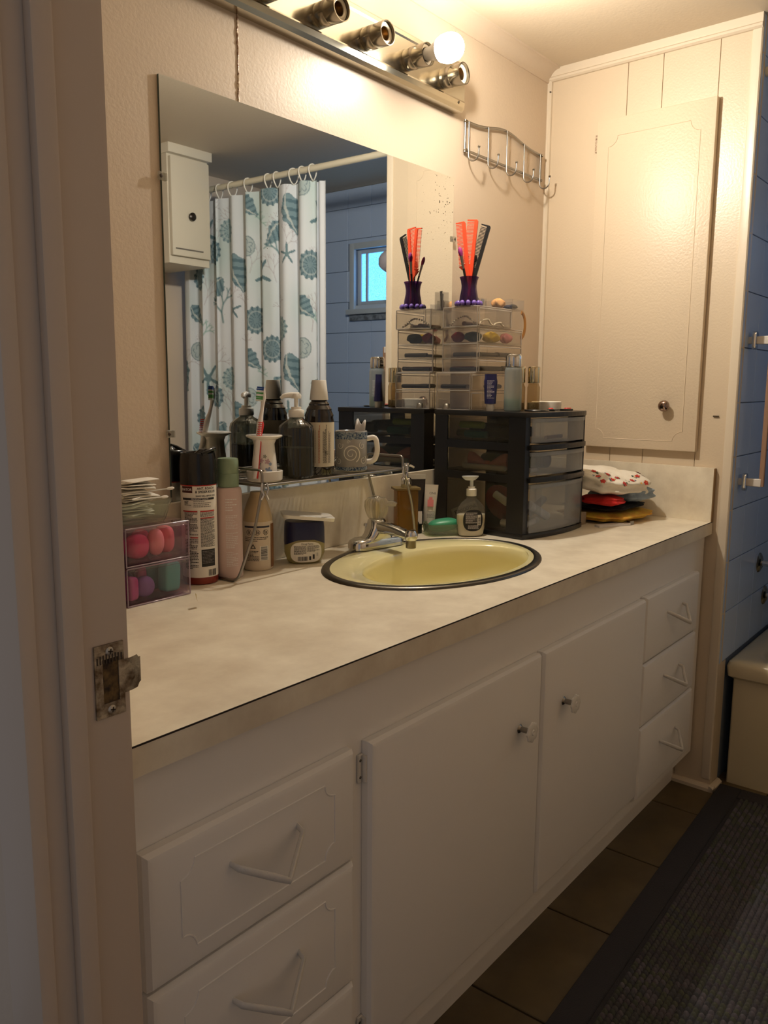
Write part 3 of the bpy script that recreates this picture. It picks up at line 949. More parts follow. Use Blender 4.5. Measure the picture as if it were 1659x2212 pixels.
def scallop_m(s0, z0, R, rot, dark):
    r_, th, dx, dz = polar(s0, z0, rot)
    edge = R * (0.92 + 0.06 * np.cos(th * 13))
    m = (r_ < edge)
    paint(m, sl((116, 142, 152) if dark else (152, 176, 182)), .95)
    paint(m * (np.cos(th * 13) > .55) * (r_ > R * .2), sl((78, 106, 120) if dark else (96, 124, 136)), .8)
    paint(m * (np.abs(r_ - R * .62) < R * .05), sl((196, 206, 206)), .5)
def starfish(s0, z0, R, rot):
    r_, th, dx, dz = polar(s0, z0, rot)
    m = r_ < R * (0.22 + 0.78 * np.abs(np.cos(2.5 * th)) ** 7)
    paint(m, sl((108, 136, 144)), .95)
    paint(m * (np.abs(np.cos(2.5 * th)) > .97), sl((92, 122, 134)), .6)
def conch(s0, z0, R, rot):
    c_, s__ = math.cos(rot), math.sin(rot)
    u, v = (S_ - s0) * c_ + (Z_ - z0) * s__, -(S_ - s0) * s__ + (Z_ - z0) * c_
    t = np.clip((u + R) / (2 * R), 0, 1)
    wv = R * (0.10 + 0.52 * np.sin(PI * t ** 1.4)) * (1 + 0.10 * np.cos(26 * t))
    m = (np.abs(v) < wv) & (np.abs(u) < R)
    paint(m, sl((118, 146, 156)), .95)
    paint(m * (np.cos(30 * t + 8 * v / R) > .3), sl((80, 108, 122)), .75)
    paint(m * (np.abs(v + wv * .45) < wv * .12), sl((206, 212, 208)), .7)
def sand_dollar(s0, z0, R):
    r_, th, dx, dz = polar(s0, z0, 0.2)
    m = r_ < R
    paint(m, sl((168, 184, 186)), .8)
    paint(m * (np.abs(r_ - R * (.3 + .4 * np.abs(np.cos(2.5 * th)))) < R * .06), sl((110, 132, 142)), .8)
    paint(m * (r_ > R * .9), sl((120, 142, 150)), .8)
tile_w, tile_h = 0.46, 0.62
for a_ in range(4):
    for b_ in range(4):
        s0, z0 = a_ * tile_w - 0.05, 0.30 + b_ * tile_h - 0.20 * (a_ % 2)
        for q in range(7):
            coral(s0 + rng.uniform(0, tile_w), z0 + rng.uniform(0, tile_h), rng.uniform(.8, 2.3), .036, .0022, 5, sl((168, 160, 168)), .55)
        coral(s0 + .36, z0 + .10, 1.4, .045, .0050, 5, sl((104, 140, 146)), .85)
        coral(s0 + .07, z0 + .43, 1.9, .035, .0045, 5, sl((150, 184, 180)), .8)
        scallop_m(s0 + .10, z0 + .10, .060, -1.2, True)
        scallop_m(s0 + .32, z0 + .48, .052, 2.0, False)
        conch(s0 + .24, z0 + .30, .085, 1.2)
        conch(s0 + .40, z0 + .24, .062, 2.3)
        conch(s0 + .13, z0 + .56, .060, .7)
        starfish(s0 + .27, z0 + .15, .045, .3)
        starfish(s0 + .03, z0 + .28, .075, 1.0)
        sand_dollar(s0 + .14, z0 + .40, .042)
        scallop_m(s0 + .42, z0 + .40, .058, .6, True)
verts = []
for j, z_ in enumerate(zv):
    t = (z_ - Z0c) / (Z1c - Z0c)
    for i in range(NU + 1):
        x_, y_ = XY[i]
        verts.append((CX + (x_ - CX) * (0.75 + 0.35 * (1 - t)), y_ + 0.010 * (1 - t) * math.sin(5 * svals[i]), z_))
faces = [(j * (NU + 1) + i, j * (NU + 1) + i + 1, (j + 1) * (NU + 1) + i + 1, (j + 1) * (NU + 1) + i) for j in range(NV) for i in range(NU)]
sc_ = T('shower_curtain', 'white shower curtain printed with blue seashells and coral', 'shower curtain', (0, 0, 0))
CURM = vcol('printed curtain cloth', 0.85)
b_ = CURM.node_tree.nodes['Principled BSDF']
cu_ = mk('fabric', verts, faces, CURM, sc_, 80, normals=False)
ca = cu_.data.color_attributes.new('Col', 'FLOAT_COLOR', 'POINT')
ca.data.foreach_set('color', np.concatenate([cw.reshape(-1, 3), np.ones((cw.shape[0] * cw.shape[1], 1))], 1).astype(np.float32).ravel())
grid('liner', 10, 20, lambda u, v: (CX + 0.012 + 0.006 * math.sin(9 * u), -0.955 - 0.05 * u, 0.45 + 1.50 * v), M('white liner', (216, 220, 226), 0.6), sc_)
for k, s in enumerate((0.02, 0.10, 0.165, 0.28, 0.33, 0.47, 0.60, 0.69, 0.79, 0.92)):
    x_, y_ = fold(s)
    t_ = random.uniform(-.25, .25)
    rg = tube('curtain_ring', [(0.023 * math.cos(a), 0.004 * math.sin(2 * a + t_), 0.030 * math.sin(a)) for a in [2 * PI * q / 24 for q in range(24)]], 0.0028, WHITEP, None, 8, True)
    rg.location = (CX, y_, 1.984)
    rg.rotation_euler = (0, 0, t_)
    tag(rg, 'white shower curtain ring, %s from the open curtain edge' % ('first', 'second', 'third', 'fourth', 'fifth', 'sixth', 'seventh', 'eighth', 'ninth', 'tenth')[k], 'curtain ring', 'shower curtain rings')

# shower head on the plumbing wall, seen in the mirror
sh = T('overhead_shower', 'round pale shower head over the tub in front of the window', 'shower head', (0.45, -0.607, 1.80))
tube('arm', rounded([(0, -0.0005, 0), (0, -0.20, 0.02), (0, -0.305, -0.055)], 0.06), 0.009, CHROME, sh, 12)
lathe('flange', [(0, 0.010), (0.016, 0.008), (0.026, 0)], CHROME, sh, 20, axis='y')
hd = lathe('head', [(0, -0.045), (0.030, -0.040), (0.043, -0.020), (0.045, 0.0), (0.040, 0.022), (0.024, 0.040), (0.012, 0.050), (0, 0.052)], M('pale shower head', (188, 180, 184), 0.35), sh, 28)
hd.location = (0, -0.342, -0.103); hd.rotation_euler = (-0.8, 0, 0)

# small white wall cabinet on the opposite wall
wc = T('wall_cabinet', 'small white wall cabinet with dark knob reflected in the mirror', 'cabinet', (-0.216, -1.55, 1.665))
CABW = M('cabinet cream', (214, 206, 188), 0.4)
box('body', 0, 0.207, -0.299, -0.018, 0, 0.425, CABW, wc)
box('cornice', -0.008, 0.215, -0.299, 0.006, 0.4255, 0.466, CABW, wc, 0.004)
dr = box('door', 0.006, 0.201, -0.0178, 0.0, 0.030, 0.415, CABW, wc, 0.003)
kk = lathe('knob', [(0, 0.022), (0.010, 0.021), (0.0165, 0.016), (0.0165, 0.012), (0.008, 0.008), (0.007, 0), (0, 0)], M('dark knob', (52, 46, 42), 0.3, 0.6), dr, 20)
kk.rotation_euler = (-PI / 2, 0, 0); kk.location = (0.10, 0.0, 0.190)
box('slot_shade', 0.02, 0.160, 0.0002, 0.003, 0.055, 0.060, M('slot shadow', (110, 104, 96), 0.6), dr)  # thin strip coloured as the shade inside the door's groove

# ================================================================== floor mat
rug = T('bath_mat', 'dark woven bath mat with solid border on the tile floor', 'mat', (0.052, -0.622, 0.0004), math.radians(1.9))
RL, RW = 1.75, 0.62     # local x runs to -RL, y to -RW
DARK = M('charcoal mat border', (46, 44, 48), 0.9, bump=(400, 0.8))
bd = 0.062
for x0, x1, y0, y1 in ((-RL, 0, -bd, 0), (-RL, 0, -RW, -RW + bd), (-bd, 0, -RW + bd, -bd), (-RL, -RL + bd, -RW + bd, -bd)):
    box('border', x0, x1, y0, y1, 0, 0.007, DARK, rug, 0.002, 1)
box('backing', -RL + bd, -bd, -RW + bd, -bd, 0, 0.003, DARK, rug)
cell = 0.0125
nx, ny = int((RL - 2 * bd) / cell), int((RW - 2 * bd) / cell)
sub = 4
vx, cc = [], []
NXs, NYs = nx * sub, ny * sub
pal = [(76, 72, 78), (78, 76, 76), (74, 76, 68), (82, 76, 80), (74, 74, 78), (78, 80, 70), (86, 82, 88)]
rowc = [pal[int(abs(math.sin(i * 1.7) + math.sin(i * .37)) * 3.4) % 7] for i in range(nx + 2)]
gx = np.arange(NXs + 1); gy = np.arange(NYs + 1)
GX, GY = np.meshgrid(gx, gy)
hgt = np.abs(np.sin(PI * (GX / sub + 0.5 * (np.floor(GY / sub) % 2)))) * np.abs(np.sin(PI * GY / sub))
PX = -RL + bd + GX * cell / sub; PY = -RW + bd + GY * cell / sub; PZ = 0.002 + 0.0085 * hgt ** .7
vx = np.stack([PX, PY, PZ], -1).reshape(-1, 3)
fcs = [(j * (NXs + 1) + i, j * (NXs + 1) + i + 1, (j + 1) * (NXs + 1) + i + 1, (j + 1) * (NXs + 1) + i) for j in range(NYs) for i in range(NXs)]
wv_ = mk('weave', vx.tolist(), fcs, vcol('woven mat yarn', 0.9), rug, 60, normals=False)
wv_['kind'] = 'stuff'
cid = (np.floor(GX / sub + 0.5 * (np.floor(GY / sub) % 2)).astype(int) * 7919 + np.floor(GY / sub).astype(int) * 104729)
rr_ = (np.abs(np.sin(cid * 12.9898) * 43758.5453) % 1.0)
band = (np.floor(GX / sub / 9).astype(int) * 3 + (rr_ * 3).astype(int)) % 7
palL = np.array([sl(p) for p in pal])
cols = palL[band] * (0.85 + 0.3 * rr_[..., None])
ca = wv_.data.color_attributes.new('Col', 'FLOAT_COLOR', 'POINT')
ca.data.foreach_set('color', np.concatenate([cols.reshape(-1, 3), np.ones((cols.shape[0] * cols.shape[1], 1))], 1).astype(np.float32).ravel())
# ================================================================== things on the countertop
INK = M('dark print', (38, 36, 36), 0.6)
GREY = M('grey print', (120, 114, 110), 0.6)
WINK = M('white print', (226, 220, 216), 0.6)
REDP = M('red print', (178, 34, 30), 0.5)
PAPER = M('white label', (232, 226, 214), 0.5)
CREAML = M('cream label', (214, 204, 182), 0.55)

def boxes(name, bl, mat, parent=None, bev=0.0):
    v, f = [], []
    for x0, x1, y0, y1, z0, z1 in bl:
        bv = [(x0, y0, z0), (x1, y0, z0), (x1, y1, z0), (x0, y1, z0), (x0, y0, z1), (x1, y0, z1), (x1, y1, z1), (x0, y1, z1)]
        bf = BF
        if bev: bv, bf = bevel_mesh(bv, bf, bev, 1)
        k = len(v)
        v += bv
        f += [tuple(i + k for i in q) for q in bf]
    return mk(name, v, f, mat, parent, 35 if bev else None)

def tray(x0, x1, y0, y1, z0, z1, t=0.002, front=True):
    """Wall boxes of an open-topped bin."""
    out = [(x0, x1, y0, y1, z0, z0 + t), (x0, x0 + t, y0, y1, z0 + t, z1), (x1 - t, x1, y0, y1, z0 + t, z1), (x0 + t, x1 - t, y1 - t, y1, z0 + t, z1)]
    if front: out.append((x0 + t, x1 - t, y0, y0 + t, z0 + t, z1))
    return out

def lines(name, fn, u0, u1, v0, v1, n, mat, parent, th=0.5, seed=1, cols=6):
    r = random.Random(seed)
    dv = (v1 - v0) / n
    rs = []
    for k in range(n):
        e = u1 - (u1 - u0) * (0 if r.random() < .6 else r.random() * .5)
        u = u0
        while u < e - 0.0008:
            w_ = min(r.uniform(0.0015, 0.005), e - u)
            rs.append((u, u + w_, v1 - dv * k - dv * th, v1 - dv * k))
            u += w_ + 0.0007
    return strip_rects(name, rs, fn, mat, parent, 2)

def barcode(name, fn, u0, u1, v0, v1, mat, parent, vertical=False, seed=2):
    r = random.Random(seed)
    rs, a, e = [], (v0 if vertical else u0), (v1 if vertical else u1)
    while a < e:
        w_ = r.choice((0.0004, 0.0007, 0.001))
        rs.append((u0, u1, a, a + w_) if vertical else (a, a + w_, v0, v1))
        a += w_ + r.choice((0.0004, 0.0006, 0.0009))
    return strip_rects(name, rs, fn, mat, parent, 2)

def phi_cam(x, y):
    return math.atan2(CAM[1] - y, CAM[0] - x)

# ---------------------------------------------------------------- clear stacking drawers at the left end
ACRE = clear('lilac acrylic edge', (226, 212, 222), 0.42, (226, 210, 220), 0.05, 1.49, 1.6)
def stacking_drawer(x0, z0, label, zh=0.068, w_=0.132, y0=-0.096, d_=0.094):
    t = T('stacking_drawer', label, 'drawer box', (x0, y0, z0), group='clear stacking drawers at the doorway end')
    boxes('shell', [(0, w_, 0, d_, 0, 0.003), (0, 0.003, 0, d_, 0.003, zh - 0.0035), (w_ - 0.003, w_, 0, d_, 0.003, zh - 0.0035), (0.003, w_ - 0.003, d_ - 0.003, d_, 0.003, zh - 0.0035), (0, w_, 0, d_, zh - 0.0035, zh - 0.0003)], ACRYLP, t, 0.0008)
    boxes('drawer', tray(0.005, w_ - 0.005, 0.002, d_ - 0.006, 0.0045, zh - 0.008), ACRYLP, t)
    for zz in (0.0015, zh - 0.002):
        tube('rim_edge', [(0.001, 0.0005, zz), (w_ / 2, 0.0005, zz), (w_ - 0.001, 0.0005, zz)], 0.0014, ACRE, t, 6)
    for xx in (0.001, w_ - 0.001):
        tube('corner_edge', [(xx, 0.0005, 0.001), (xx, 0.0005, zh / 2), (xx, 0.0005, zh - 0.002)], 0.0013, ACRE, t, 6)
    tube('drawer_edge', [(0.004, 0.0008, zh - 0.006), (w_ / 2, 0.0008, zh - 0.006), (w_ - 0.004, 0.0008, zh - 0.006)], 0.0022, ACRYL, t, 8)
    return t
stacking_drawer(-1.602, H + 0.0003, 'clear lilac drawer holding teal and purple sponges, bottom of stack')
stacking_drawer(-1.602, H + 0.0686, 'clear lilac drawer holding pink sponges under the glass dish')
stacking_drawer(-1.738, H + 0.0003, 'clear lilac drawer half hidden by door jamb, bottom of stack')
stacking_drawer(-1.738, H + 0.0686, 'clear lilac drawer half hidden by door jamb, upper of stack')

def blob(name, label, cat, loc, r, c, rot=(0, 0, 0), power=2.0, group=None, rough=0.75, tip=0.0):
    """Soft sponge: superellipsoid, with an optional pointed tip."""
    a, b, cz = r
    vv, ff = [], []
    nu, nv = 24, 14
    e = 2.0 / power
    sg = lambda v: math.copysign(abs(v) ** e, v)
    for j in range(nv + 1):
        ph = -PI / 2 + PI * j / nv
        for i in range(nu):
            th = 2 * PI * i / nu
            z = cz * sg(math.sin(ph))
            if tip and z > 0: z *= 1 + tip * (z / cz) ** 2
            vv.append((a * sg(math.cos(ph)) * sg(math.cos(th)), b * sg(math.cos(ph)) * sg(math.sin(th)), z))
    for j in range(nv):
        for i in range(nu):
            k = (i + 1) % nu
            ff.append((j * nu + i, j * nu + k, (j + 1) * nu + k, (j + 1) * nu + i))
    m_ = Matrix.Translation(loc) @ (Matrix.Rotation(rot[2], 4, 'Z') @ Matrix.Rotation(rot[1], 4, 'Y') @ Matrix.Rotation(rot[0], 4, 'X'))
    o = mk(name, vv, ff, M('sponge %d %d %d' % c, c, rough, bump=(500, 0.15)), None, 70)
    o.matrix_world = m_
    return tag(o, label, cat, group)
fl = H + 0.0072
blob('makeup_sponge', 'square teal makeup sponge in the lower lilac drawer', 'sponge', (-1.497, -0.070, fl + 0.0270), (0.018, 0.013, 0.0265), (96, 178, 160), (0, 0.06, 0.15), 6)
blob('makeup_sponge', 'darker teal makeup sponge behind the square teal one', 'sponge', (-1.503, -0.038, fl + 0.0265), (0.020, 0.012, 0.026), (78, 148, 134), (0, -0.1, -0.3), 4)
blob('makeup_sponge', 'round purple makeup sponge in the lower lilac drawer', 'sponge', (-1.552, -0.072, fl + 0.0185), (0.0185, 0.0165, 0.0185), (136, 106, 158), (0, 0, 0), 2.1)
blob('makeup_sponge', 'pink wedge makeup sponge standing left of the purple one', 'sponge', (-1.583, -0.074, fl + 0.0205), (0.010, 0.014, 0.0205), (196, 92, 150), (0, 0.0, 0.3), 5)
blob('makeup_sponge', 'pink makeup sponge standing behind the purple one', 'sponge', (-1.533, -0.036, fl + 0.024), (0.009, 0.014, 0.0235), (190, 96, 142), (0, 0.0, -0.4), 4)
blob('makeup_sponge', 'grey round makeup sponge at the back of lower drawer', 'sponge', (-1.568, -0.036, fl + 0.0215), (0.019, 0.013, 0.021), (116, 100, 112), (0, 0, 0), 2.2)
fu = H + 0.0756
blob('makeup_sponge', 'deep rose teardrop sponge in the upper lilac drawer', 'sponge', (-1.560, -0.066, fu + 0.0215), (0.022, 0.018, 0.021), (206, 62, 104), (0, 0.0, 0.3), 2.6)
blob('makeup_sponge', 'magenta sponge at the left end of upper drawer', 'sponge', (-1.588, -0.046, fu + 0.024), (0.009, 0.022, 0.0235), (190, 30, 104), (0, 0, 0), 2.8)
blob('makeup_sponge', 'pale pink pointed sponge in the middle of upper drawer', 'sponge', (-1.522, -0.068, fu + 0.0245), (0.015, 0.014, 0.0240), (238, 150, 150), (0, 0.0, 0), 2.2)
blob('makeup_sponge', 'salmon pink sponge at the right of upper drawer', 'sponge', (-1.496, -0.058, fu + 0.0250), (0.0115, 0.018, 0.0245), (232, 126, 130), (0, 0.0, 0.4), 3.0)
blob('makeup_sponge', 'dusty pink sponge at the back of upper drawer', 'sponge', (-1.530, -0.034, fu + 0.0225), (0.018, 0.012, 0.022), (214, 96, 118), (0, 0, 0), 2.4)

# ribbed glass dish heaped with paper packets
DZ = H + 0.1370
gd = T('glass_dish', 'ribbed clear glass dish on the stacked drawers', 'dish', (-1.547, -0.050, DZ), math.radians(-3))
def ribd(w_, d_, r, z, amp):
    p = rrect(w_, d_, r, 10)
    return (z, [(x * (1 + amp * (1 if k % 2 else -1)), y * (1 + amp * (1 if k % 2 else -1))) for k, (x, y) in enumerate(p)])
def dense(w_, d_, r, amp, n=96):
    p = rrect(w_, d_, r, 6)
    P = [Vector((a, b)) for a, b in p]
    L = [0]
    for a, b in zip(P, P[1:] + P[:1]): L.append(L[-1] + (b - a).length)
    out = []
    for k in range(n):
        s = L[-1] * k / n
        i = max(q for q in range(len(P)) if L[q] <= s + 1e-9)
        a, b = P[i], P[(i + 1) % len(P)]
        q = a + (b - a) * ((s - L[i]) / max(1e-9, L[i + 1] - L[i]))
        q = q * (1 + amp * (1 if k % 2 else -1))
        out.append((q.x, q.y))
    return out
loft('bowl', [(0.0, dense(0.086, 0.056, 0.014, 0.012)), (0.004, dense(0.092, 0.060, 0.014, 0.014)), (0.034, dense(0.108, 0.074, 0.015, 0.014)), (0.040, dense(0.112, 0.078, 0.016, 0.0)), (0.0395, dense(0.106, 0.072, 0.014, 0.0)), (0.007, dense(0.088, 0.056, 0.012, 0.0))], GLASS, gd, 30, (True, True))
PK = M('white packet paper', (236, 230, 218), 0.65, bump=(90, 0.25))
random.seed(11)
for k in range(17):
    w_, d_ = random.uniform(.048, .064), random.uniform(.034, .044)
    z = DZ + 0.014 + 0.0037 * k
    tilt = random.uniform(-.10, .10) + (0.0 if k < 9 else 0.05)
    a, b = random.uniform(.001, .004), random.uniform(0, 6)
    sxx = -0.006 if k < 9 else random.uniform(-0.012, 0.006)
    def pf(u, v, w_=w_, d_=d_, a=a, b=b):
        return (w_ * (u - .5), d_ * (v - .5), a * math.sin(3 * u + b) * math.cos(2.2 * v + b))
    o = grid('paper_packet', 8, 6, pf, PK, None, 60)
    sm = o.modifiers.new('thickness', 'SOLIDIFY'); sm.thickness = 0.0014; sm.offset = 0
    o.location = (-1.547 + sxx + random.uniform(-.006, .006), -0.050 + random.uniform(-.004, .004), z)
    o.rotation_euler = (random.uniform(-.06, .06), tilt * .5, random.uniform(-.35, .35))
    tag(o, 'white paper packet heaped in the ribbed glass dish', 'packet', 'paper packets heaped in the glass dish')
    if k == 16: o['label'] = 'topmost white paper packet of the heap in the glass dish'
    if k == 0: o['label'] = 'lowest white paper packet seen through the glass dish'
for k, (lab, p0, p1) in enumerate((('cotton swab sticking out right of the paper packets', (-1.535, -0.045, DZ + 0.050), (-1.487, -0.074, DZ + 0.056)), ('cotton swab lying across the front dish rim', (-1.575, -0.080, DZ + 0.0445), (-1.512, -0.090, DZ + 0.0445)))):
    P0, P1 = Vector(p0), Vector(p1)
    q_ = T('cotton_swab', lab, 'swab', p0)
    tube('stick', [(0, 0, 0), tuple((P1 - P0) * .5), tuple(P1 - P0)], 0.0011, WHITEP, q_, 6)
    dv = (P1 - P0).normalized()
    tube('cotton_tip', [tuple(P1 - P0 + dv * s) for s in (-.010, -.007, -.003, 0.001, 0.0035)], 0.002, M('cotton', (240, 236, 228), 0.9), q_, 10, radii=[.0012, .0024, .0028, .0024, .0008])
bh = T('black_brush_handle', 'black rounded handle end poking out beside the door jamb', 'handle', (-1.73, -0.040, DZ))
tube('handle', [(0.0, 0.0, 0.0185), (0.04, -0.014, 0.030), (0.08, -0.028, 0.048), (0.108, -0.038, 0.060), (0.113, -0.040, 0.0622)], 0.012, M('matte black rubber', (16, 17, 26), 0.55), bh, 16, radii=[0.018, 0.013, 0.012, 0.0155, 0.008], flat=(1.0, 0.55))

# ---------------------------------------------------------------- spray can
cx_, cy_ = -1.396, -0.033
ph = phi_cam(cx_, cy_)
sp_ = T('insect_spray_can', 'insect killer spray can with black cap and white label', 'spray can', (cx_, cy_, H + 0.0003))
lathe('base_ring', [(0, 0.002), (0.029, 0.0), (0.0325, 0.001), (0.0335, 0.005), (0.0335, 0.0142)], M('rust red can', (128, 38, 22), 0.35), sp_, 48)
lathe('label', [(0.0335, 0.0142), (0.0335, 0.1880)], PAPER, sp_, 64)
lathe('shoulder', [(0.0335, 0.1880), (0.0335, 0.1945), (0.030, 0.197)], REDP, sp_, 48)
capm = M('glossy black cap', (10, 10, 11), 0.22)
lathe('cap', [(0.0325, 0.1890), (0.0345, 0.1905), (0.0345, 0.226), (0.0335, 0.238), (0.0318, 0.248), (0.030, 0.2495), (0.0275, 0.246), (0.026, 0.232), (0, 0.232)], capm, sp_, 48)
cap = sp_.children[-1]
tr_ = loft('trigger', [(0.231, rrect(0.026, 0.030, 0.008, c=(0.004, 0))), (0.246, rrect(0.026, 0.024, 0.008, c=(0.006, 0))), (0.255, rrect(0.016, 0.016, 0.006, c=(0.012, 0)))], capm, cap)
tr_.rotation_euler = (0, 0, ph + 1.25)
hood = tube('spray_hood', [(0.0315 * math.cos(a), 0.0315 * math.sin(a), 0.2475 + 0.0085 * math.sin((a - ph - 0.25) / 1.9 * PI)) for a in [ph + 0.25 + 1.9 * q / 14 for q in range(15)]], 0.0035, capm, cap, 8)
fn = cylmap(0.0335, ph)
strip_rects('dark_banner', [(-0.036, -0.0115, 0.1755, 0.1878)], cylmap(0.0335, ph, 0, 0.0004), M('deep red banner', (66, 14, 12), 0.5), sp_, 10)
text('brand_text', 'ELIMINATOR', 0.0068, cylmap(0.0335, ph, 0, 0.0008), WINK, sp_, 'RIGHT', (-0.0125, 0.1815), 0.9, 0, 0.02)
text('product_text', 'ANT, ROACH', 0.0062, fn, INK, sp_, 'CENTER', (0.0145, 0.1835), 0.92, 0, 0.02)
text('product_text', '& SPIDER KILLER', 0.0062, fn, INK, sp_, 'CENTER', (0.0145, 0.1772), 0.92, 0, 0.02)
text('product_text', 'SHAKE WELL BEFORE USING', 0.0040, fn, INK, sp_, 'CENTER', (0.0150, 0.1695), 0.8, 0, 0.02)
strip_rects('facts_bar', [(-0.034, 0.032, 0.1620, 0.1660)], fn, INK, sp_, 20)
text('facts_text', 'PRODUCT FACTS', 0.0034, cylmap(0.0335, ph, 0, 0.0009), WINK, sp_, 'CENTER', (0.002, 0.1640), 1.2, 0, 0.02)
strip_rects('yellow_box', [(-0.030, -0.0125, 0.1500, 0.1605)], fn, M('yellow print', (196, 172, 40), 0.5), sp_, 8)
lines('small_print', cylmap(0.0335, ph, 0, 0.0009), -0.029, -0.014, 0.1510, 0.1600, 4, INK, sp_, .5, 5)
lines('small_print', fn, -0.010, 0.024, 0.1470, 0.1605, 4, GREY, sp_, .4, 6)
strip_rects('red_bar', [(0.002, 0.032, 0.1395, 0.1420), (0.002, 0.032, 0.1270, 0.1290), (-0.034, -0.003, 0.1395, 0.1420), (-0.018, -0.003, 0.0900, 0.0922)], fn, REDP, sp_, 12)
lines('small_print', fn, 0.002, 0.032, 0.1300, 0.1385, 4, INK, sp_, .5, 7)
lines('small_print', fn, 0.002, 0.032, 0.0720, 0.1262, 25, INK, sp_, .5, 8)
lines('small_print', fn, -0.030, -0.003, 0.0950, 0.1385, 18, INK, sp_, .5, 9)
lines('small_print', fn, -0.030, -0.003, 0.0300, 0.0880, 20, INK, sp_, .5, 10)
strip_rects('black_box', [(0.0025, 0.031, 0.0350, 0.0680)], fn, M('black print', (20, 19, 19), 0.5), sp_, 12)
lines('small_print', cylmap(0.0335, ph, 0, 0.0009), 0.004, 0.029, 0.0400, 0.0650, 9, GREY, sp_, .4, 11)
barcode('barcode', fn, 0.0155, 0.0325, 0.0165, 0.0290, INK, sp_)
lathe('seal_mark', [(0.0042, 0), (0.0032, 0)], INK, sp_, 20)
sm_ = sp_.children[-1]
sm_.data.transform(Matrix.Rotation(PI / 2, 4, 'X'))
sm_.rotation_euler = (0, 0, ph + 0.13 + PI / 2); sm_.location = (0.0345 * math.cos(ph + .13), 0.0345 * math.sin(ph + .13), 0.024)

# ---------------------------------------------------------------- lotion bottle
lx, ly = -1.334, -0.046
ph = phi_cam(lx, ly)
lo = T('lotion_bottle', 'frosted mauve lotion bottle with sage green cap', 'bottle', (lx, ly, H + 0.0003))
lathe('body', [(0, 0.0), (0.023, 0.0), (0.026, 0.003), (0.026, 0.170), (0.024, 0.177), (0.019, 0.180), (0, 0.180)], M('frosted mauve plastic', (204, 178, 170), 0.5), lo, 40)
lathe('collar', [(0.0205, 0.1795), (0.0208, 0.181), (0.0208, 0.2045), (0.020, 0.2055)], M('sage green plastic', (132, 152, 124), 0.45), lo, 40)
lathe('cap', [(0.0200, 0.2055), (0.0206, 0.2065), (0.0206, 0.2300), (0.0190, 0.2345), (0, 0.2350)], MATS['sage green plastic'], lo, 40)
fn = cylmap(0.026, ph)
for a, b, n_ in ((.132, .158, 5), (.098, .126, 9), (.060, .092, 9), (.024, .054, 9)):
    lines('small_print', fn, -0.006, 0.017, a, b, n_, WINK, lo, .35, int(a * 1000))

# ---------------------------------------------------------------- shaving foam can
sx_, sy_ = -1.246, -0.032
ph = phi_cam(sx_, sy_)
sv = T('shaving_foam_can', 'tan aerosol can with icon label under the wire shelf', 'aerosol can', (sx_, sy_, H + 0.0003))
lathe('body', [(0, 0.002), (0.029, 0), (0.0312, 0.003), (0.0315, 0.006), (0.0315, 0.096), (0.0300, 0.101)], M('beige can label', (212, 196, 172), 0.4), sv, 48)
lathe('shoulder', [(0.0300, 0.101), (0.0300, 0.104), (0.0265, 0.122), (0.0205, 0.140), (0.0150, 0.152), (0.0135, 0.160), (0, 0.1605)], M('tan can shoulder', (196, 172, 132), 0.4), sv, 48)
strip_rects('brown_side', [(0.030, 0.050, 0.006, 0.096)], cylmap(0.0315, ph), M('brown print', (124, 82, 44), 0.4), sv, 10)
fn = cylmap(0.0315, ph)
strip_rects('navy_bar', [(-0.030, 0.026, 0.0895, 0.0930)], fn, M('navy print', (28, 30, 48), 0.5), sv, 14)
for u in (-0.0185, -0.001, 0.0165):
    o = [(0.0058 * math.cos(q * PI / 12), 0.0058 * math.sin(q * PI / 12)) for q in range(25)]
    f2 = cylmap(0.0315, ph, 0, 0.0006)
    vv = [f2(u + a * k, 0.0800 + b * k) for a, b in o for k in (1.0, 0.86)]
    mk('icon_ring', vv, [(2 * i, 2 * i + 1, 2 * i + 3, 2 * i + 2) for i in range(24)], INK, sv, normals=False)
    strip_rects('icon_bar', [(u - .0022, u - .0008, .0762, .0840), (u + .0008, u + .0026, .0770, .0826)], f2, INK, sv, 2)
lines('small_print', fn, -0.028, 0.022, 0.0600, 0.0705, 3, INK, sv, .4, 3)
tri = [(0.0068 * math.cos(PI / 2 + 2 * PI * k / 3), 0.0068 * math.sin(PI / 2 + 2 * PI * k / 3)) for k in range(3)]
mk('recycling_mark', [fn(-0.0098 + a * q, 0.0500 + b * q) for a, b in tri for q in (1.0, 0.55)], [(0, 1, 3, 2), (2, 3, 5, 4), (4, 5, 1, 0)], INK, sv, normals=False)
lines('small_print', fn, -0.024, 0.002, 0.020, 0.042, 8, INK, sv, .45, 4)
strip_rects('barcode_panel', [(0.004, 0.022, 0.022, 0.052)], cylmap(0.0315, ph, 0, 0.0004), PAPER, sv, 8)
barcode('barcode', cylmap(0.0315, ph, 0, 0.0008), 0.006, 0.020, 0.023, 0.051, INK, sv, True)

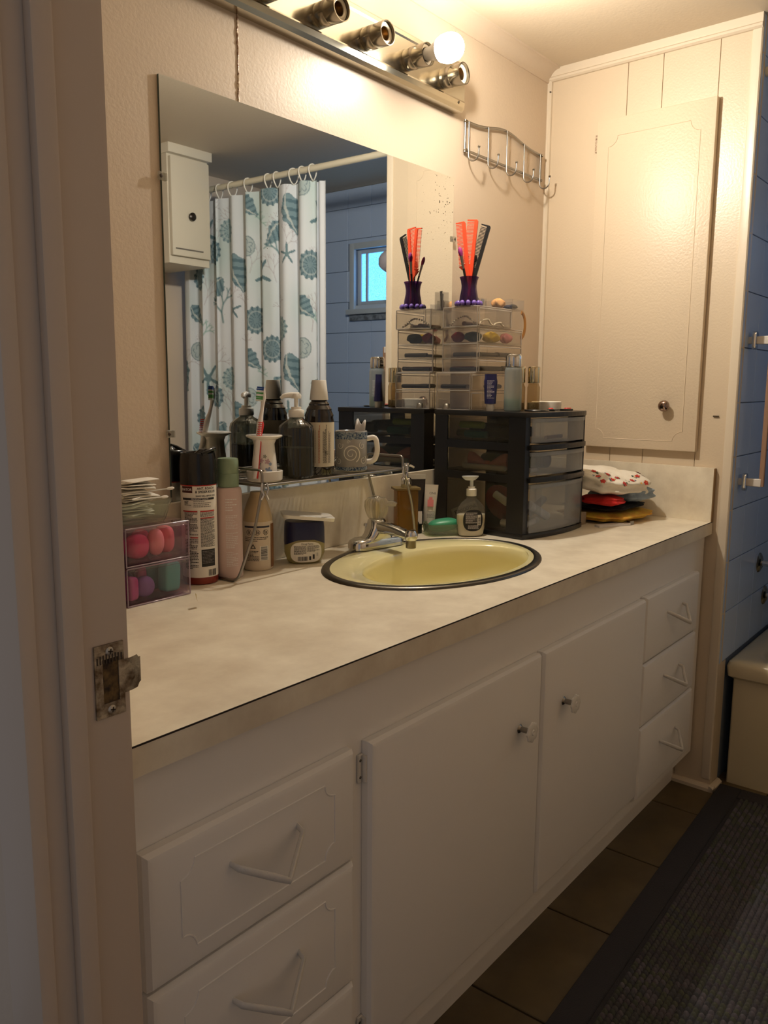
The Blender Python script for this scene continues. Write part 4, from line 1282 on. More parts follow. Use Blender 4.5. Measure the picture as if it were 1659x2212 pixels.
# ---------------------------------------------------------------- petroleum jelly jar
jx, jy = -1.136, -0.058
jr = T('jelly_jar', 'squat clear jelly jar with navy top and tilted white lid', 'jar', (jx, jy, H + 0.0003), math.radians(-38))
JEL = clear('yellow jelly plastic', (226, 218, 170), 0.55, (222, 212, 166), 0.15)
loft('body', [(0.0, rrect(0.064, 0.044, 0.02)), (0.004, rrect(0.074, 0.052, 0.022)), (0.022, rrect(0.086, 0.060, 0.026)), (0.045, rrect(0.086, 0.060, 0.026)), (0.056, rrect(0.080, 0.056, 0.024)), (0.058, rrect(0.076, 0.052, 0.022))], JEL, jr)
NAVY = M('navy blue plastic', (18, 24, 66), 0.35)
vv, ff = [], []
pr_ = rrect(0.0865, 0.0605, 0.026, 8)
for k, (x, y) in enumerate(pr_):
    zb = 0.040 + 0.014 * (1 - (abs(x) / 0.043) ** 2) if y < 0 else 0.045
    vv += [(x, y, zb), (x * 0.985, y * 0.985, 0.075), (x * 0.95, y * 0.94, 0.0885), (x * 0.93, y * 0.92, 0.0895)]
n_ = len(pr_)
for i in range(n_):
    j = (i + 1) % n_
    ff += [(4 * i + k, 4 * j + k, 4 * j + k + 1, 4 * i + k + 1) for k in range(3)]
ff.append(tuple(4 * i + 3 for i in range(n_)))
mk('navy_top', vv, ff, NAVY, jr, 50)
lid = loft('lid', [(0, rrect(0.108, 0.072, 0.010)), (0.007, rrect(0.110, 0.074, 0.011)), (0.008, rrect(0.100, 0.064, 0.010))], WHITEP, jr)
lid.location = (0.006, -0.004, 0.0958); lid.rotation_euler = (0, 0.10, 0)
def jmap(u, v):
    return (u, -0.0307 + 0.9 * max(0, abs(u) - 0.014) ** 2 * 14, v)
pl = [(0.033 * math.copysign(abs(math.cos(t)) ** .6, math.cos(t)), 0.026 + 0.022 * math.copysign(abs(math.sin(t)) ** .7, math.sin(t))) for t in [2 * PI * k / 40 for k in range(40)]]
vv = [jmap(0, 0.026)] + [jmap(u * k, 0.026 + (v - 0.026) * k) for k in (.35, .7, 1.0) for u, v in pl]
ff = [(0, 1 + i, 1 + (i + 1) % 40) for i in range(40)] + [(1 + 40 * k + i, 1 + 40 * k + (i + 1) % 40, 41 + 40 * k + (i + 1) % 40, 41 + 40 * k + i) for k in range(2) for i in range(40)]
mk('label', vv, ff, PAPER, jr)
jm = lambda u, v: (jmap(u, v)[0], jmap(u, v)[1] - 0.0006, v)
text('label_text', 'Drug Facts', 0.0058, jm, INK, jr, 'CENTER', (0.002, 0.0435))
lines('small_print', jm, -0.026, 0.000, 0.0200, 0.0395, 9, INK, jr, .45, 21)
lines('small_print', jm, 0.002, 0.028, 0.0260, 0.0395, 6, INK, jr, .45, 22)
barcode('barcode', jm, -0.018, 0.002, 0.0075, 0.0165, INK, jr)
strip_rects('label_mark', [(0.006, 0.010, .009, .017), (0.0135, 0.0175, .011, .021), (0.022, 0.0225, .017, .024), (0.0245, 0.025, .017, .024)], jm, INK, jr, 2)

# ---------------------------------------------------------------- wire shelf standing over the bottles
RX0, RX1, RY0, RY1, RZ = -1.306, -0.862, -0.114, -0.002, 0.9835
ws = T('wire_shelf', 'chrome wire shelf on splayed legs against the mirror', 'shelf', (0, 0, 0))
tube('frame', rounded([(RX0, (RY0 + RY1) / 2, RZ), (RX0, RY0, RZ), (RX1, RY0, RZ), (RX1, RY1, RZ), (RX0, RY1, RZ), (RX0, (RY0 + RY1) / 2 + .001, RZ)], 0.010), 0.0030, STEEL, ws, 8)
wme = None
for k in range(35):
    x_ = RX0 + (RX1 - RX0) * (k + 1) / 36
    if wme is None:
        o = tube('wire', [(0, RY0 + .001, RZ + 0.0010), (0, (RY0 + RY1) / 2, RZ + 0.0010), (0, RY1 - .001, RZ + 0.0010)], 0.0012, STEEL, ws, 6)
        wme = o.data
    else:
        o = bpy.data.objects.new('wire', wme); col.objects.link(o); o.parent = ws
    o.location = (x_, 0, 0)
for f_ in (0.33, 0.66):
    tube('cross_bar', [(RX0, RY0 + (RY1 - RY0) * f_, RZ - 0.002), ((RX0 + RX1) / 2, RY0 + (RY1 - RY0) * f_, RZ - 0.002), (RX1, RY0 + (RY1 - RY0) * f_, RZ - 0.002)], 0.0018, STEEL, ws, 6)
for x_ in (RX0, RX1):
    tube('end_rail', rounded([(x_, RY0 + 0.002, RZ), (x_, RY0 + 0.002, RZ + 0.030), (x_, RY1 - 0.002, RZ + 0.030), (x_, RY1 - 0.002, RZ)], 0.010), 0.0026, STEEL, ws, 8)
tube('back_rail', [(RX0, RY1 - 0.002, RZ + 0.020), ((RX0 + RX1) / 2, RY1 - 0.002, RZ + 0.020), (RX1, RY1 - 0.002, RZ + 0.020)], 0.0022, STEEL, ws, 8)
for x_, xf in ((RX0, -1.362), (RX1, -0.790)):
    tube('leg', rounded([(x_, RY0 - 0.001, RZ + 0.004), (xf * .45 + x_ * .55, RY0 - 0.002, 0.90), (xf, RY0 + 0.014, H + 0.0034), (xf, RY1 - 0.012, H + 0.0034), (xf * .45 + x_ * .55, RY1, 0.90), (x_, RY1, RZ + 0.002)], 0.018), 0.0029, STEEL, ws, 8)
    for d_ in (-0.006, 0.006):
        tube('clip', [(x_ + d_, RY0 - 0.004, RZ + 0.006), (x_ + d_ * 1.5, RY0 - 0.006, RZ - 0.006), (x_ + d_ * .6, RY0 - 0.006, RZ - 0.016), (x_ + d_ * 1.6, RY0 - 0.005, RZ - 0.026)], 0.0022, CHROME, ws, 8)
SZ = RZ + 0.0026

# toothbrush holder and toothbrush
hx, hy_ = -1.256, -0.066
th = T('toothbrush_holder', 'white ceramic toothbrush holder with painted flowers', 'toothbrush holder', (hx, hy_, SZ))
lathe('dish', [(0, 0.0), (0.032, 0.0), (0.0355, 0.003), (0.0365, 0.020), (0.034, 0.0215), (0.031, 0.017), (0.028, 0.008), (0, 0.008)], CERAM, th, 40)
lathe('column', [(0.0245, 0.008), (0.0255, 0.014), (0.0240, 0.040), (0.0215, 0.060), (0.0205, 0.074), (0.0240, 0.082), (0.0355, 0.0875), (0.0365, 0.0895), (0.035, 0.0915), (0.012, 0.090), (0, 0.0895)], CERAM, th, 40)
ph = phi_cam(hx, hy_)
fp = lambda u, v: (lambda r: (r * math.cos(ph + u / r), r * math.sin(ph + u / r), v))(0.0266 - 0.0042 * max(0, min(1, (v - 0.012) / 0.05)))
PETAL = [M('painted blue petal', (132, 150, 176), 0.3), M('painted pink petal', (196, 162, 168), 0.3), M('painted grey leaf', (150, 150, 136), 0.3)]
random.seed(4)
for (u, v, R, mi) in ((0.008, 0.022, 0.008, 0), (-0.004, 0.018, 0.006, 2), (-0.012, 0.025, 0.006, 1), (0.006, 0.040, 0.006, 1), (-0.006, 0.042, 0.005, 1), (0.012, 0.035, 0.004, 0), (0.001, 0.050, 0.004, 2), (-0.010, 0.036, 0.004, 2)):
    vv, ff = [fp(u, v)], []
    for k in range(30):
        t = 2 * PI * k / 30
        rr = R * (0.45 + 0.55 * abs(math.cos(2.5 * t)))
        vv.append(fp(u + rr * math.cos(t), v + rr * math.sin(t)))
    mk('painted_flower', vv, [(0, 1 + k, 1 + (k + 1) % 30) for k in range(30)], PETAL[mi], th, normals=False)
tbh = T('toothbrush', 'white and red toothbrush leaning in the ceramic holder', 'toothbrush', (-1.2955, -0.080, SZ + 0.0005))
TP = [(0, 0, 0.008), (0.006, 0.002, 0.03), (0.0142, 0.006, 0.065), (0.0210, 0.009, 0.095), (0.0245, 0.010, 0.112), (0.0310, 0.012, 0.130), (0.0350, 0.013, 0.145), (0.0390, 0.014, 0.165), (0.0402, 0.014, 0.182)]
tube('handle', TP, 0.005, M('white brush plastic', (234, 228, 224), 0.3), tbh, 12, radii=[.0042, .0055, .0055, .0058, .0060, .0040, .0034, .0050, .0030], flat=(1.0, 1.0))
tube('red_grip', [(x + 0.0030, y - 0.0032, z) for x, y, z in TP[3:5]] + [(0.030, 0.0085, .120)], 0.003, M('red rubber', (196, 40, 34), 0.5), tbh, 8, radii=[0.003, 0.0042, 0.0015])
tube('red_stripe', [(x + 0.0026, y - 0.0036, z) for x, y, z in TP[0:4]], 0.0022, MATS['red rubber'], tbh, 8)
for k in range(7):
    z = 0.090 + 0.0042 * k
    box('grip_bar', 0.0105 + 0.18 * (z - .09), 0.0185 + 0.18 * (z - .09), 0.0005, 0.0035, z, z + 0.0018, MATS['red rubber'], tbh)
hb = T('brush_head', None, None, (0.0385, 0.0115, 0.158)); hb.parent = tbh
hb.rotation_euler = (0, 0.10, math.radians(-38))
for k in range(8):
    m_ = M('blue bristle', (24, 70, 150), 0.5) if k >= 6 else (M('green bristle', (76, 150, 76), 0.5) if k in (1, 2, 4) else M('white bristle', (220, 226, 222), 0.5))
    box('bristles', -0.0165 + 0.0008 * (k % 2), -0.003, -0.0045, 0.0045, -0.002 + 0.0036 * k, 0.0012 + 0.0036 * k, m_, hb)

# dark ribbed soap dispenser
dx_, dy_ = -1.165, -0.066
ds = T('soap_dispenser', 'dark ribbed glass soap dispenser with white pump on wire shelf', 'soap dispenser', (dx_, dy_, SZ))
DG = clear('smoky grey glass', (150, 150, 138), 0.10, (90, 90, 80), 0.05, 1.5, 1.5)
lathe('bottle', [(0, 0.0), (0.032, 0.0), (0.036, 0.004), (0.0370, 0.030), (0.0370, 0.098), (0.035, 0.106), (0.026, 0.114), (0.016, 0.120), (0.014, 0.124)], DG, ds, 120, flute=lambda t, k: 1 + 0.028 * abs(math.cos(12 * t)) - .02 if 0 < k < 7 else 1.0)
lathe('liquid', [(0, 0.004), (0.031, 0.004), (0.0335, 0.008), (0.0340, 0.062), (0, 0.062)], M('olive liquid soap', (128, 124, 96), 0.3), ds, 40)
lathe('collar', [(0.0150, 0.1235), (0.0162, 0.125), (0.0162, 0.137), (0.015, 0.139), (0.0105, 0.140), (0.0105, 0.145), (0, 0.145)], WHITEP, ds, 32)
lathe('pump_stem', [(0.0042, 0.145), (0.0042, 0.163), (0, 0.163)], WHITEP, ds, 16)
nz = loft('pump_head', [(0.0, rrect(0.020, 0.016, 0.006)), (0.006, rrect(0.021, 0.017, 0.006)), (0.010, rrect(0.016, 0.014, 0.005))], WHITEP, ds)
nz.location = (0, 0, 0.162)
no = tube('nozzle', [(0.006, 0, 0.168), (-0.012, 0, 0.169), (-0.026, 0, 0.167), (-0.032, 0, 0.162)], 0.006, WHITEP, ds, 12, radii=[.0068, .0060, .0046, .0032])
no.rotation_euler = (0, 0, math.radians(-40))

# dark mouthwash bottle
mx_, my_ = -1.090, -0.060
ph = phi_cam(mx_, my_)
mw = T('mouthwash_bottle', 'dark brown mouthwash bottle with tapered cream cap', 'bottle', (mx_, my_, SZ))
BR = M('dark brown glossy bottle', (26, 17, 12), 0.12, coat=0.5)
lathe('bottle', [(0, 0), (0.029, 0), (0.032, 0.004), (0.032, 0.112), (0.030, 0.122), (0.0310, 0.126), (0.0265, 0.136), (0.0272, 0.139), (0.0215, 0.147), (0.0220, 0.150), (0.017, 0.156), (0.016, 0.160)], BR, mw, 48)
fn = cylmap(0.032, ph)
lathe('label', [(0.0323, 0.018), (0.0323, 0.112)], CREAML, mw, 48)
lathe('cap', [(0.0195, 0.158), (0.0200, 0.159), (0.0155, 0.1985), (0.0145, 0.2000), (0, 0.2000)], WHITEP, mw, 40)
fn2 = cylmap(0.0325, ph)
for u0, n_, c_ in ((-0.022, 1, INK), (-0.014, 3, GREY), (-0.002, 2, M('orange print', (186, 112, 70), .6)), (0.008, 4, INK), (0.020, 3, GREY)):
    rs = []
    r_ = random.Random(int(u0 * 9000) + 500)
    for k in range(n_):
        v = 0.026
        while v < 0.104 - 0.02 * r_.random():
            e = v + r_.uniform(.002, .006)
            rs.append((u0 + k * 0.0024, u0 + k * 0.0024 + 0.0011, v, e)); v = e + .0008
    strip_rects('vertical_print', rs, fn2, c_, mw, 1)
strip_rects('label_mark', [(0.012, 0.019, 0.044, 0.0445), (0.012, 0.019, 0.051, 0.0515), (0.012, 0.0125, 0.044, 0.0515), (0.0185, 0.019, 0.044, 0.0515)], fn2, INK, mw, 3)
text('label_text', 'JX', 0.006, fn2, INK, mw, 'CENTER', (0.0155, 0.0478), 1, PI / 2)

# patterned mug with a folded packet inside
gx_, gy_ = -0.990, -0.064
ph = phi_cam(gx_, gy_)
mg = T('mug', 'grey mug with white scrolls and blue bands on wire shelf', 'mug', (gx_, gy_, SZ))
MUG = M('mug grey glaze', (150, 146, 140), 0.2, coat=.4)
lathe('body', [(0, 0), (0.034, 0), (0.0358, 0.003), (0.0362, 0.088), (0.0352, 0.0895), (0.0335, 0.088), (0.0330, 0.006), (0, 0.006)], MUG, mg, 48)
BLUB = M('blue band glaze', (40, 66, 100), 0.2, var=(300, (150, 160, 166), 0.06))
lathe('blue_band', [(0.03655, 0.072), (0.03665, 0.0872)], BLUB, mg, 48)
lathe('blue_band', [(0.0361, 0.003), (0.0364, 0.0105)], BLUB, mg, 48)
fn = lambda u, v: cylmap(0.0362, ph, 0, 0.0007)(u, v)
SCR = M('white scroll glaze', (222, 216, 204), 0.25)
def scroll(u0, v0, R, turns, w0, flip=1, a0=0.0):
    n_ = 60
    vv, ff = [], []
    for k in range(n_ + 1):
        t = k / n_
        a = a0 + flip * turns * 2 * PI * t
        r0 = R * (1 - .86 * t)
        wv = w0 * (1 - .5 * t)
        for q in (r0 + wv / 2, r0 - wv / 2):
            vv.append(fn(u0 + q * math.cos(a), v0 + q * math.sin(a)))
    ff = [(2 * i, 2 * i + 1, 2 * i + 3, 2 * i + 2) for i in range(n_)]
    return mk('scroll', vv, ff, SCR, mg, normals=False)
scroll(0.000, 0.040, 0.021, 2.2, 0.0024, 1, -1.0)
scroll(-0.026, 0.058, 0.008, 1.4, 0.0014, -1, 0.5)
scroll(0.026, 0.058, 0.008, 1.4, 0.0014, 1, 2.0)
scroll(0.030, 0.026, 0.010, 1.5, 0.0016, -1, 1.0)
scroll(-0.030, 0.024, 0.009, 1.5, 0.0016, 1, 2.0)
scroll(-0.006, 0.066, 0.004, 1.2, 0.001, 1, 0)
ha = math.radians(-52)
hp = rounded([(0.0345, 0, 0.072), (0.055, 0, 0.076), (0.060, 0, 0.044), (0.052, 0, 0.022), (0.0345, 0, 0.020)], 0.018, 8)
ho = tube('handle', hp, 0.0050, CERAM, mg, 10, flat=(1.2, .8))
ho.rotation_euler = (0, 0, ha)
pkz = grid('folded_packet', 10, 6, lambda u, v: (0.022 * (u - .5), 0.004 * math.sin(5 * u) + 0.003 * v, 0.010 + 0.100 * v + 0.006 * math.sin(9 * u) * v), M('foil packet white', (226, 222, 218), 0.3, bump=(80, .4)), None, 60)
sm = pkz.modifiers.new('thickness', 'SOLIDIFY'); sm.thickness = 0.0018
pkz.location = (gx_ + 0.010, gy_ - 0.006, SZ); pkz.rotation_euler = (0.06, 0.10, math.radians(-50))
tag(pkz, 'crumpled white packet standing in the patterned mug', 'packet')
pt_ = lathe('small_pink_jar', [(0, 0), (0.0115, 0), (0.012, 0.002), (0.012, 0.034), (0.010, 0.037), (0, 0.037)], M('pink frosted jar', (206, 160, 146), 0.4), None, 24)
pt_.location = (-0.925, -0.030, SZ); tag(pt_, 'small pink jar behind the patterned mug', 'jar')

# ---------------------------------------------------------------- behind the faucet
ab = T('amber_pump_bottle', 'square amber bottle with chrome pump behind the faucet', 'soap dispenser', (-0.760, -0.046, H + 0.0003), math.radians(-38))
AMB = clear('amber glass', (206, 168, 92), 0.42, (190, 152, 78), 0.05)
loft('bottle', [(0, rrect(0.054, 0.046, 0.006)), (0.118, rrect(0.054, 0.046, 0.006)), (0.120, rrect(0.050, 0.042, 0.006))], AMB, ab)
loft('shoulder_plate', [(0.120, rrect(0.066, 0.050, 0.004)), (0.125, rrect(0.066, 0.050, 0.004))], M('olive bronze plate', (110, 92, 52), 0.4), ab)
lathe('collar', [(0.0125, 0.125), (0.0130, 0.126), (0.0130, 0.147), (0.011, 0.149), (0, 0.149)], CHROME, ab, 28)
lathe('pump', [(0.005, 0.149), (0.005, 0.166), (0.008, 0.168), (0.008, 0.180), (0.0095, 0.1815), (0.0095, 0.1865), (0, 0.1875)], CHROME, ab, 24)
no = tube('nozzle', [(0.004, 0, 0.181), (0.014, 0, 0.178), (0.020, 0, 0.174)], 0.003, CHROME, ab, 10)
no.rotation_euler = (0, 0, math.radians(0))
def squeeze_tube(name, label, loc, rz, w_, h_, mat, capm_, tilt=(0, 0), cap_h=0.022):
    t = T(name, label, 'tube', loc, 0, rot=(tilt[0], tilt[1], rz))
    r0 = w_ * 0.40
    lathe('cap', [(0, 0), (r0 * .8, 0), (r0 * .85, 0.002), (r0 * .85, cap_h - .001), (0, cap_h)], capm_, t, 24)
    secs = []
    for k in range(9):
        q = k / 8
        d_ = 2 * r0 * (1 - q) + 0.003 * q
        wq = 2 * r0 * (1 - q) + w_ * q
        pts = [(wq / 2 * math.cos(a), d_ / 2 * math.sin(a)) for a in [2 * PI * i / 28 for i in range(28)]]
        secs.append((cap_h + (h_ - cap_h - .010) * q, pts))
    secs.append((h_, secs[-1][1]))
    loft('body', secs, mat, t, 50)
    return t
t1 = squeeze_tube('squeeze_tube', 'black squeeze tube with clear crimp behind the soap dish', (-0.697, -0.030, H + 0.0003), math.radians(-40), 0.050, 0.150, M('black glossy tube', (20, 18, 18), 0.25), M('black tube cap', (16, 16, 16), 0.4))
boxes('crimp', [(-0.025, 0.025, -0.002, 0.002, 0.139, 0.1505)], M('clear grey crimp', (190, 186, 176), 0.3), t1)
strip_rects('white_patch', [(-0.004, 0.013, 0.026, 0.058)], lambda u, v: (u, -0.0185 + 0.05 * (v - .026), v), WINK, t1, 2)
t2 = squeeze_tube('squeeze_tube', 'white squeeze tube with pink mark behind the soap dish', (-0.662, -0.046, H + 0.0012), math.radians(-42), 0.038, 0.122, M('white tube', (222, 212, 198), 0.35), WHITEP, tilt=(0.0, 0.05))
pm_ = lambda u, v: (u, -0.0162 * (1 - (v - .022) / .09 * .82) - 0.0010, v)
strip_rects('pink_mark', [(-0.009, 0.007, 0.066, 0.084), (-0.005, 0.004, 0.084, 0.090)], pm_, M('pink print', (220, 128, 128), 0.5), t2, 4)
lines('small_print', pm_, -0.010, 0.010, 0.036, 0.054, 5, GREY, t2, .4, 31)
text('tube_text', 'ONE', 0.0085, pm_, INK, t2, 'CENTER', (0.004, 0.1000))

sdh = T('soap_dish', 'ribbed clear soap dish beside the hand soap', 'soap dish', (-0.668, -0.098, H + 0.0003), math.radians(-38))
loft('dish', [(0.0, dense(0.088, 0.058, 0.016, 0.012)), (0.004, dense(0.094, 0.062, 0.016, 0.014)), (0.026, dense(0.100, 0.070, 0.018, 0.014)), (0.030, dense(0.102, 0.072, 0.018, 0)), (0.0295, dense(0.096, 0.066, 0.016, 0)), (0.006, dense(0.086, 0.056, 0.014, 0))], clear('pale green glass', (226, 232, 214), 0.16, (210, 214, 190), 0.05), sdh, 30)
so = blob('soap_bar', 'green oval soap bar lying in the ribbed dish', 'soap', (-0.668, -0.098, H + 0.0245), (0.040, 0.026, 0.0165), (64, 148, 110), (0.0, -0.10, math.radians(-38)), 2.5, rough=0.35)

hs = T('hand_soap_bottle', 'clear hand soap pump bottle with black oval label', 'soap dispenser', (-0.640, -0.162, H + 0.0003), math.radians(-40))
HSB = clear('clear soap plastic', (238, 236, 228), 0.08, (230, 226, 214), 0.06)
HSL = M('milky liquid soap', (240, 232, 212), 0.35, sub=0.6)
def hsec(s, k=1.0):
    return [(s[0] * k * math.cos(a), s[1] * k * math.sin(a)) for a in [2 * PI * i / 32 for i in range(32)]]
prof_ = [(0.0, (.030, .018)), (.004, (.0335, .0205)), (.020, (.0365, .022)), (.045, (.0385, .0225)), (.062, (.0375, .0215)), (.078, (.031, .019)), (.090, (.020, .015)), (.096, (.0125, .0115)), (.102, (.0115, .0115))]
loft('bottle', [(z, hsec(s)) for z, s in prof_], HSB, hs, 50)
loft('liquid', [(z + .0015, hsec(s, .955)) for z, s in prof_[:4]] + [(.0555, hsec((.038, .022), .955))], HSL, hs, 50)
lathe('collar', [(0.0125, 0.1020), (0.0130, 0.103), (0.0130, 0.119), (0.012, 0.120), (0.009, 0.121), (0.009, 0.126), (0, 0.126)], WHITEP, hs, 28)
lathe('pump_stem', [(0.0045, 0.126), (0.0045, 0.146), (0, 0.146)], M('milky plastic', (214, 216, 214), 0.3), hs, 16)
loft('pump_head', [(0.142, [(0.013 * math.cos(a) - .004, 0.009 * math.sin(a)) for a in [2 * PI * i / 24 for i in range(24)]]), (0.149, [(0.021 * math.cos(a) - .004, 0.010 * math.sin(a)) for a in [2 * PI * i / 24 for i in range(24)]]), (0.152, [(0.022 * math.cos(a) - .004, 0.010 * math.sin(a)) for a in [2 * PI * i / 24 for i in range(24)]])], MATS['milky plastic'], hs)
def hm(u, v):
    # ellipse half axes at height v
    for (z0, s0), (z1, s1) in zip(prof_, prof_[1:]):
        if z0 <= v <= z1:
            q = (v - z0) / (z1 - z0); break
    else:
        q, s0, s1 = 0, prof_[0][1], prof_[0][1]
    a, b = s0[0] * (1 - q) + s1[0] * q, s0[1] * (1 - q) + s1[1] * q
    return (u, -b * math.sqrt(max(0.02, 1 - (u / a) ** 2)) - 0.0007, v)
pl = [(0.0255 * math.copysign(abs(math.cos(t)) ** .7, math.cos(t)), 0.042 + 0.027 * math.copysign(abs(math.sin(t)) ** .8, math.sin(t))) for t in [2 * PI * k / 40 for k in range(40)]]
vv = [hm(0, 0.042)] + [hm(u * k, 0.042 + (v - 0.042) * k) for k in (.25, .5, .75, 1.0) for u, v in pl]
ff = [(0, 1 + i, 1 + (i + 1) % 40) for i in range(40)] + [(1 + 40 * k + i, 1 + 40 * k + (i + 1) % 40, 41 + 40 * k + (i + 1) % 40, 41 + 40 * k + i) for k in range(3) for i in range(40)]
mk('label', vv, ff, M('black oval label', (20, 18, 17), 0.4), hs)
hm2 = lambda u, v: (hm(u, v)[0], hm(u, v)[1] - 0.0007, v)
lines('small_print', hm2, -0.020, 0.0095, 0.0340, 0.0620, 11, WINK, hs, .36, 41)
lines('small_print', hm2, -0.014, 0.014, 0.0200, 0.0300, 4, WINK, hs, .36, 42)
strip_rects('barcode_panel', [(0.0105, 0.0195, 0.0300, 0.0560)], hm2, PAPER, hs, 4)
barcode('barcode', lambda u, v: (hm(u, v)[0], hm(u, v)[1] - 0.0012, v), 0.0120, 0.0180, 0.0310, 0.0500, INK, hs, True)
# ================================================================== black three-drawer unit
UX, UY, URZ = -0.609, -0.293, math.radians(-5)
UW, UD, UH = 0.278, 0.286, 0.313
un = T('drawer_unit', 'black three-drawer plastic unit with frosted drawers', 'drawer unit', (UX, UY, H + 0.0003), URZ)
def uw(x, y, z=0.0):
    c_, s_ = math.cos(URZ), math.sin(URZ)
    return (UX + x * c_ - y * s_, UY + x * s_ + y * c_, H + 0.0003 + z)
def bow(x, k=0.016):
    return -k * (1 - ((x - UW / 2) / (UW / 2)) ** 2)
def bowed_plate(name, x0, x1, z0, z1, yb, mat, k=0.016, off=0.0, par=None):
    xs = [x0 + (x1 - x0) * i / 14 for i in range(15)]
    poly = [(x, bow(x, k) + off) for x in xs] + [(x1, yb), (x0, yb)]
    return prism(name, poly, z0, z1, mat, par or un, 'xy', 0.0015)
bowed_plate('top_plate', -0.003, UW + 0.003, 0.3005, UH, UD + 0.001, BLACK, 0.018, -0.002)
bowed_plate('base_plate', -0.002, UW + 0.002, 0.0, 0.013, UD, BLACK, 0.018, -0.002)
fr = []
for x0, x1 in ((0, 0.004), (UW - 0.004, UW)):
    fr += [(x0, x1, 0.0, 0.050, 0.013, 0.3005), (x0, x1, 0.244, UD, 0.013, 0.3005), (x0, x1, 0.05, 0.244, 0.217, 0.236), (x0, x1, 0.05, 0.244, 0.137, 0.156)]
fr += [(0.004, 0.020, 0.0, 0.004, 0.013, 0.3005), (UW - 0.010, UW - 0.004, 0.0, 0.004, 0.013, 0.3005)]
fr += [(0.004, 0.050, UD - 0.004, UD, 0.013, 0.3005), (UW - 0.05, UW - 0.004, UD - 0.004, UD, 0.013, 0.3005), (0.05, UW - 0.05, UD - 0.004, UD, 0.217, 0.236), (0.05, UW - 0.05, UD - 0.004, UD, 0.137, 0.156)]
boxes('frame', fr, BLACK, un)
LEV = ((0.238, 0.298), (0.158, 0.215), (0.015, 0.135))
SM2 = clear('smoky side panel', (240, 238, 230), 0.07, (110, 108, 100), 0.12, 1.3, 0.8)
for z0, z1 in LEV:
    for x0 in (0.001, UW - 0.0025):
        box('side_panel', x0, x0 + 0.0015, 0.05, 0.244, z0 - 0.002, z1 + 0.002, SM2, un)
FR2 = clear('frosted drawer plastic', (242, 244, 246), 0.27, (214, 218, 224), 0.25, 1.4)
FR1 = clear('milky bin plastic', (250, 250, 250), 0.07, (220, 224, 226), 0.2, 1.25, 0.6)
for z0, z1 in LEV:
    d_ = T('drawer', None, None); d_.parent = un
    xs = [0.021 + (UW - 0.012 - 0.021) * i / 16 for i in range(17)]
    vv = [(x, bow(x) - 0.0005, z) for z in (z0, z1) for x in xs] + [(x, bow(x) + 0.0015, z) for z in (z0, z1) for x in xs]
    n_ = 17
    ff = []
    for i in range(16):
        ff += [(i, i + 1, n_ + i + 1, n_ + i), (2 * n_ + i, 3 * n_ + i, 3 * n_ + i + 1, 2 * n_ + i + 1)]
        ff += [(n_ + i, n_ + i + 1, 3 * n_ + i + 1, 3 * n_ + i), (i, 2 * n_ + i, 2 * n_ + i + 1, i + 1)]
    ff += [(0, n_, 3 * n_, 2 * n_), (16, 2 * n_ + 16, 3 * n_ + 16, n_ + 16)]
    mk('front', vv, ff, FR2, d_, 30)
    bowed_plate('front_rim', 0.020, UW - 0.011, z1 - 0.010, z1, 0.004, FR2, 0.016, -0.003, d_)
    boxes('bin', [(0.022, UW - 0.016, 0.004, UD - 0.010, z0, z0 + 0.002), (0.022, 0.024, 0.004, UD - 0.010, z0 + 0.002, z1 - 0.006), (UW - 0.018, UW - 0.016, 0.004, UD - 0.010, z0 + 0.002, z1 - 0.006), (0.024, UW - 0.018, UD - 0.012, UD - 0.010, z0 + 0.002, z1 - 0.006), (0.085, 0.0862, 0.004, 0.12, z0 + .002, z1 - .012)], FR1, d_)
for z in (0.2265, 0.1465):
    bowed_plate('shelf_lip', 0.016, UW + 0.001, z - 0.0065, z + 0.0065, 0.010, BLACK, 0.018, -0.004)

def inside(name, label, cat, a, b, r, c, seg=14, rough=.45, radii=None, flat=None):
    """A lying cylinder between unit-local points a and b."""
    A, B = Vector(uw(*a)), Vector(uw(*b))
    pts = [tuple((B - A) * k) for k in (0, .02, .5, .98, 1)]
    o = tube(name, pts, r, M('in %s %d %d %d' % (name, *c), c, rough), None, seg, radii=radii or [r * .9, r, r, r, r * .9], flat=flat)
    o.location = A
    return tag(o, label, cat)
D1, D2, D3 = LEV[0][0] + .003, LEV[1][0] + .003, LEV[2][0] + .003
inside('nail_polish_tube', 'lime green tube in the top smoky drawer', 'tube', (0.045, 0.160, D1 + 0.034), (0.045, 0.235, D1 + 0.034), 0.0095, (152, 176, 60))
inside('mascara_tube', 'teal tube under the lime one in top drawer', 'tube', (0.038, 0.145, D1 + 0.0105), (0.042, 0.215, D1 + 0.0105), 0.0100, (38, 116, 120))
inside('mascara_tube', 'olive tube at the back of the top drawer', 'tube', (0.060, 0.180, D1 + 0.0105), (0.066, 0.260, D1 + 0.0105), 0.0100, (110, 110, 44))
inside('hair_brush', 'dark hair brush lying in the top drawer', 'brush', (0.100, 0.05, D1 + 0.020), (0.100, 0.24, D1 + 0.020), 0.019, (24, 22, 26), radii=[.012, .014, .019, .018, .010])
inside('compact_case', 'dark round cosmetics behind front of the top drawer', 'compact', (0.045, 0.030, D1 + 0.016), (0.045, 0.100, D1 + 0.016), 0.015, (30, 30, 40))
inside('tweezers', 'pinkish tool behind the top drawer front', 'tool', (0.12, 0.020, D1 + 0.006), (0.21, 0.030, D1 + 0.006), 0.005, (150, 104, 92))
bw = T('hair_bow', 'dusty pink hair bow in the middle drawer', 'hair bow', uw(0.050, 0.150, D2), URZ)
BOWM = M('dusty pink satin', (206, 132, 118), 0.4, bump=(30, .3))
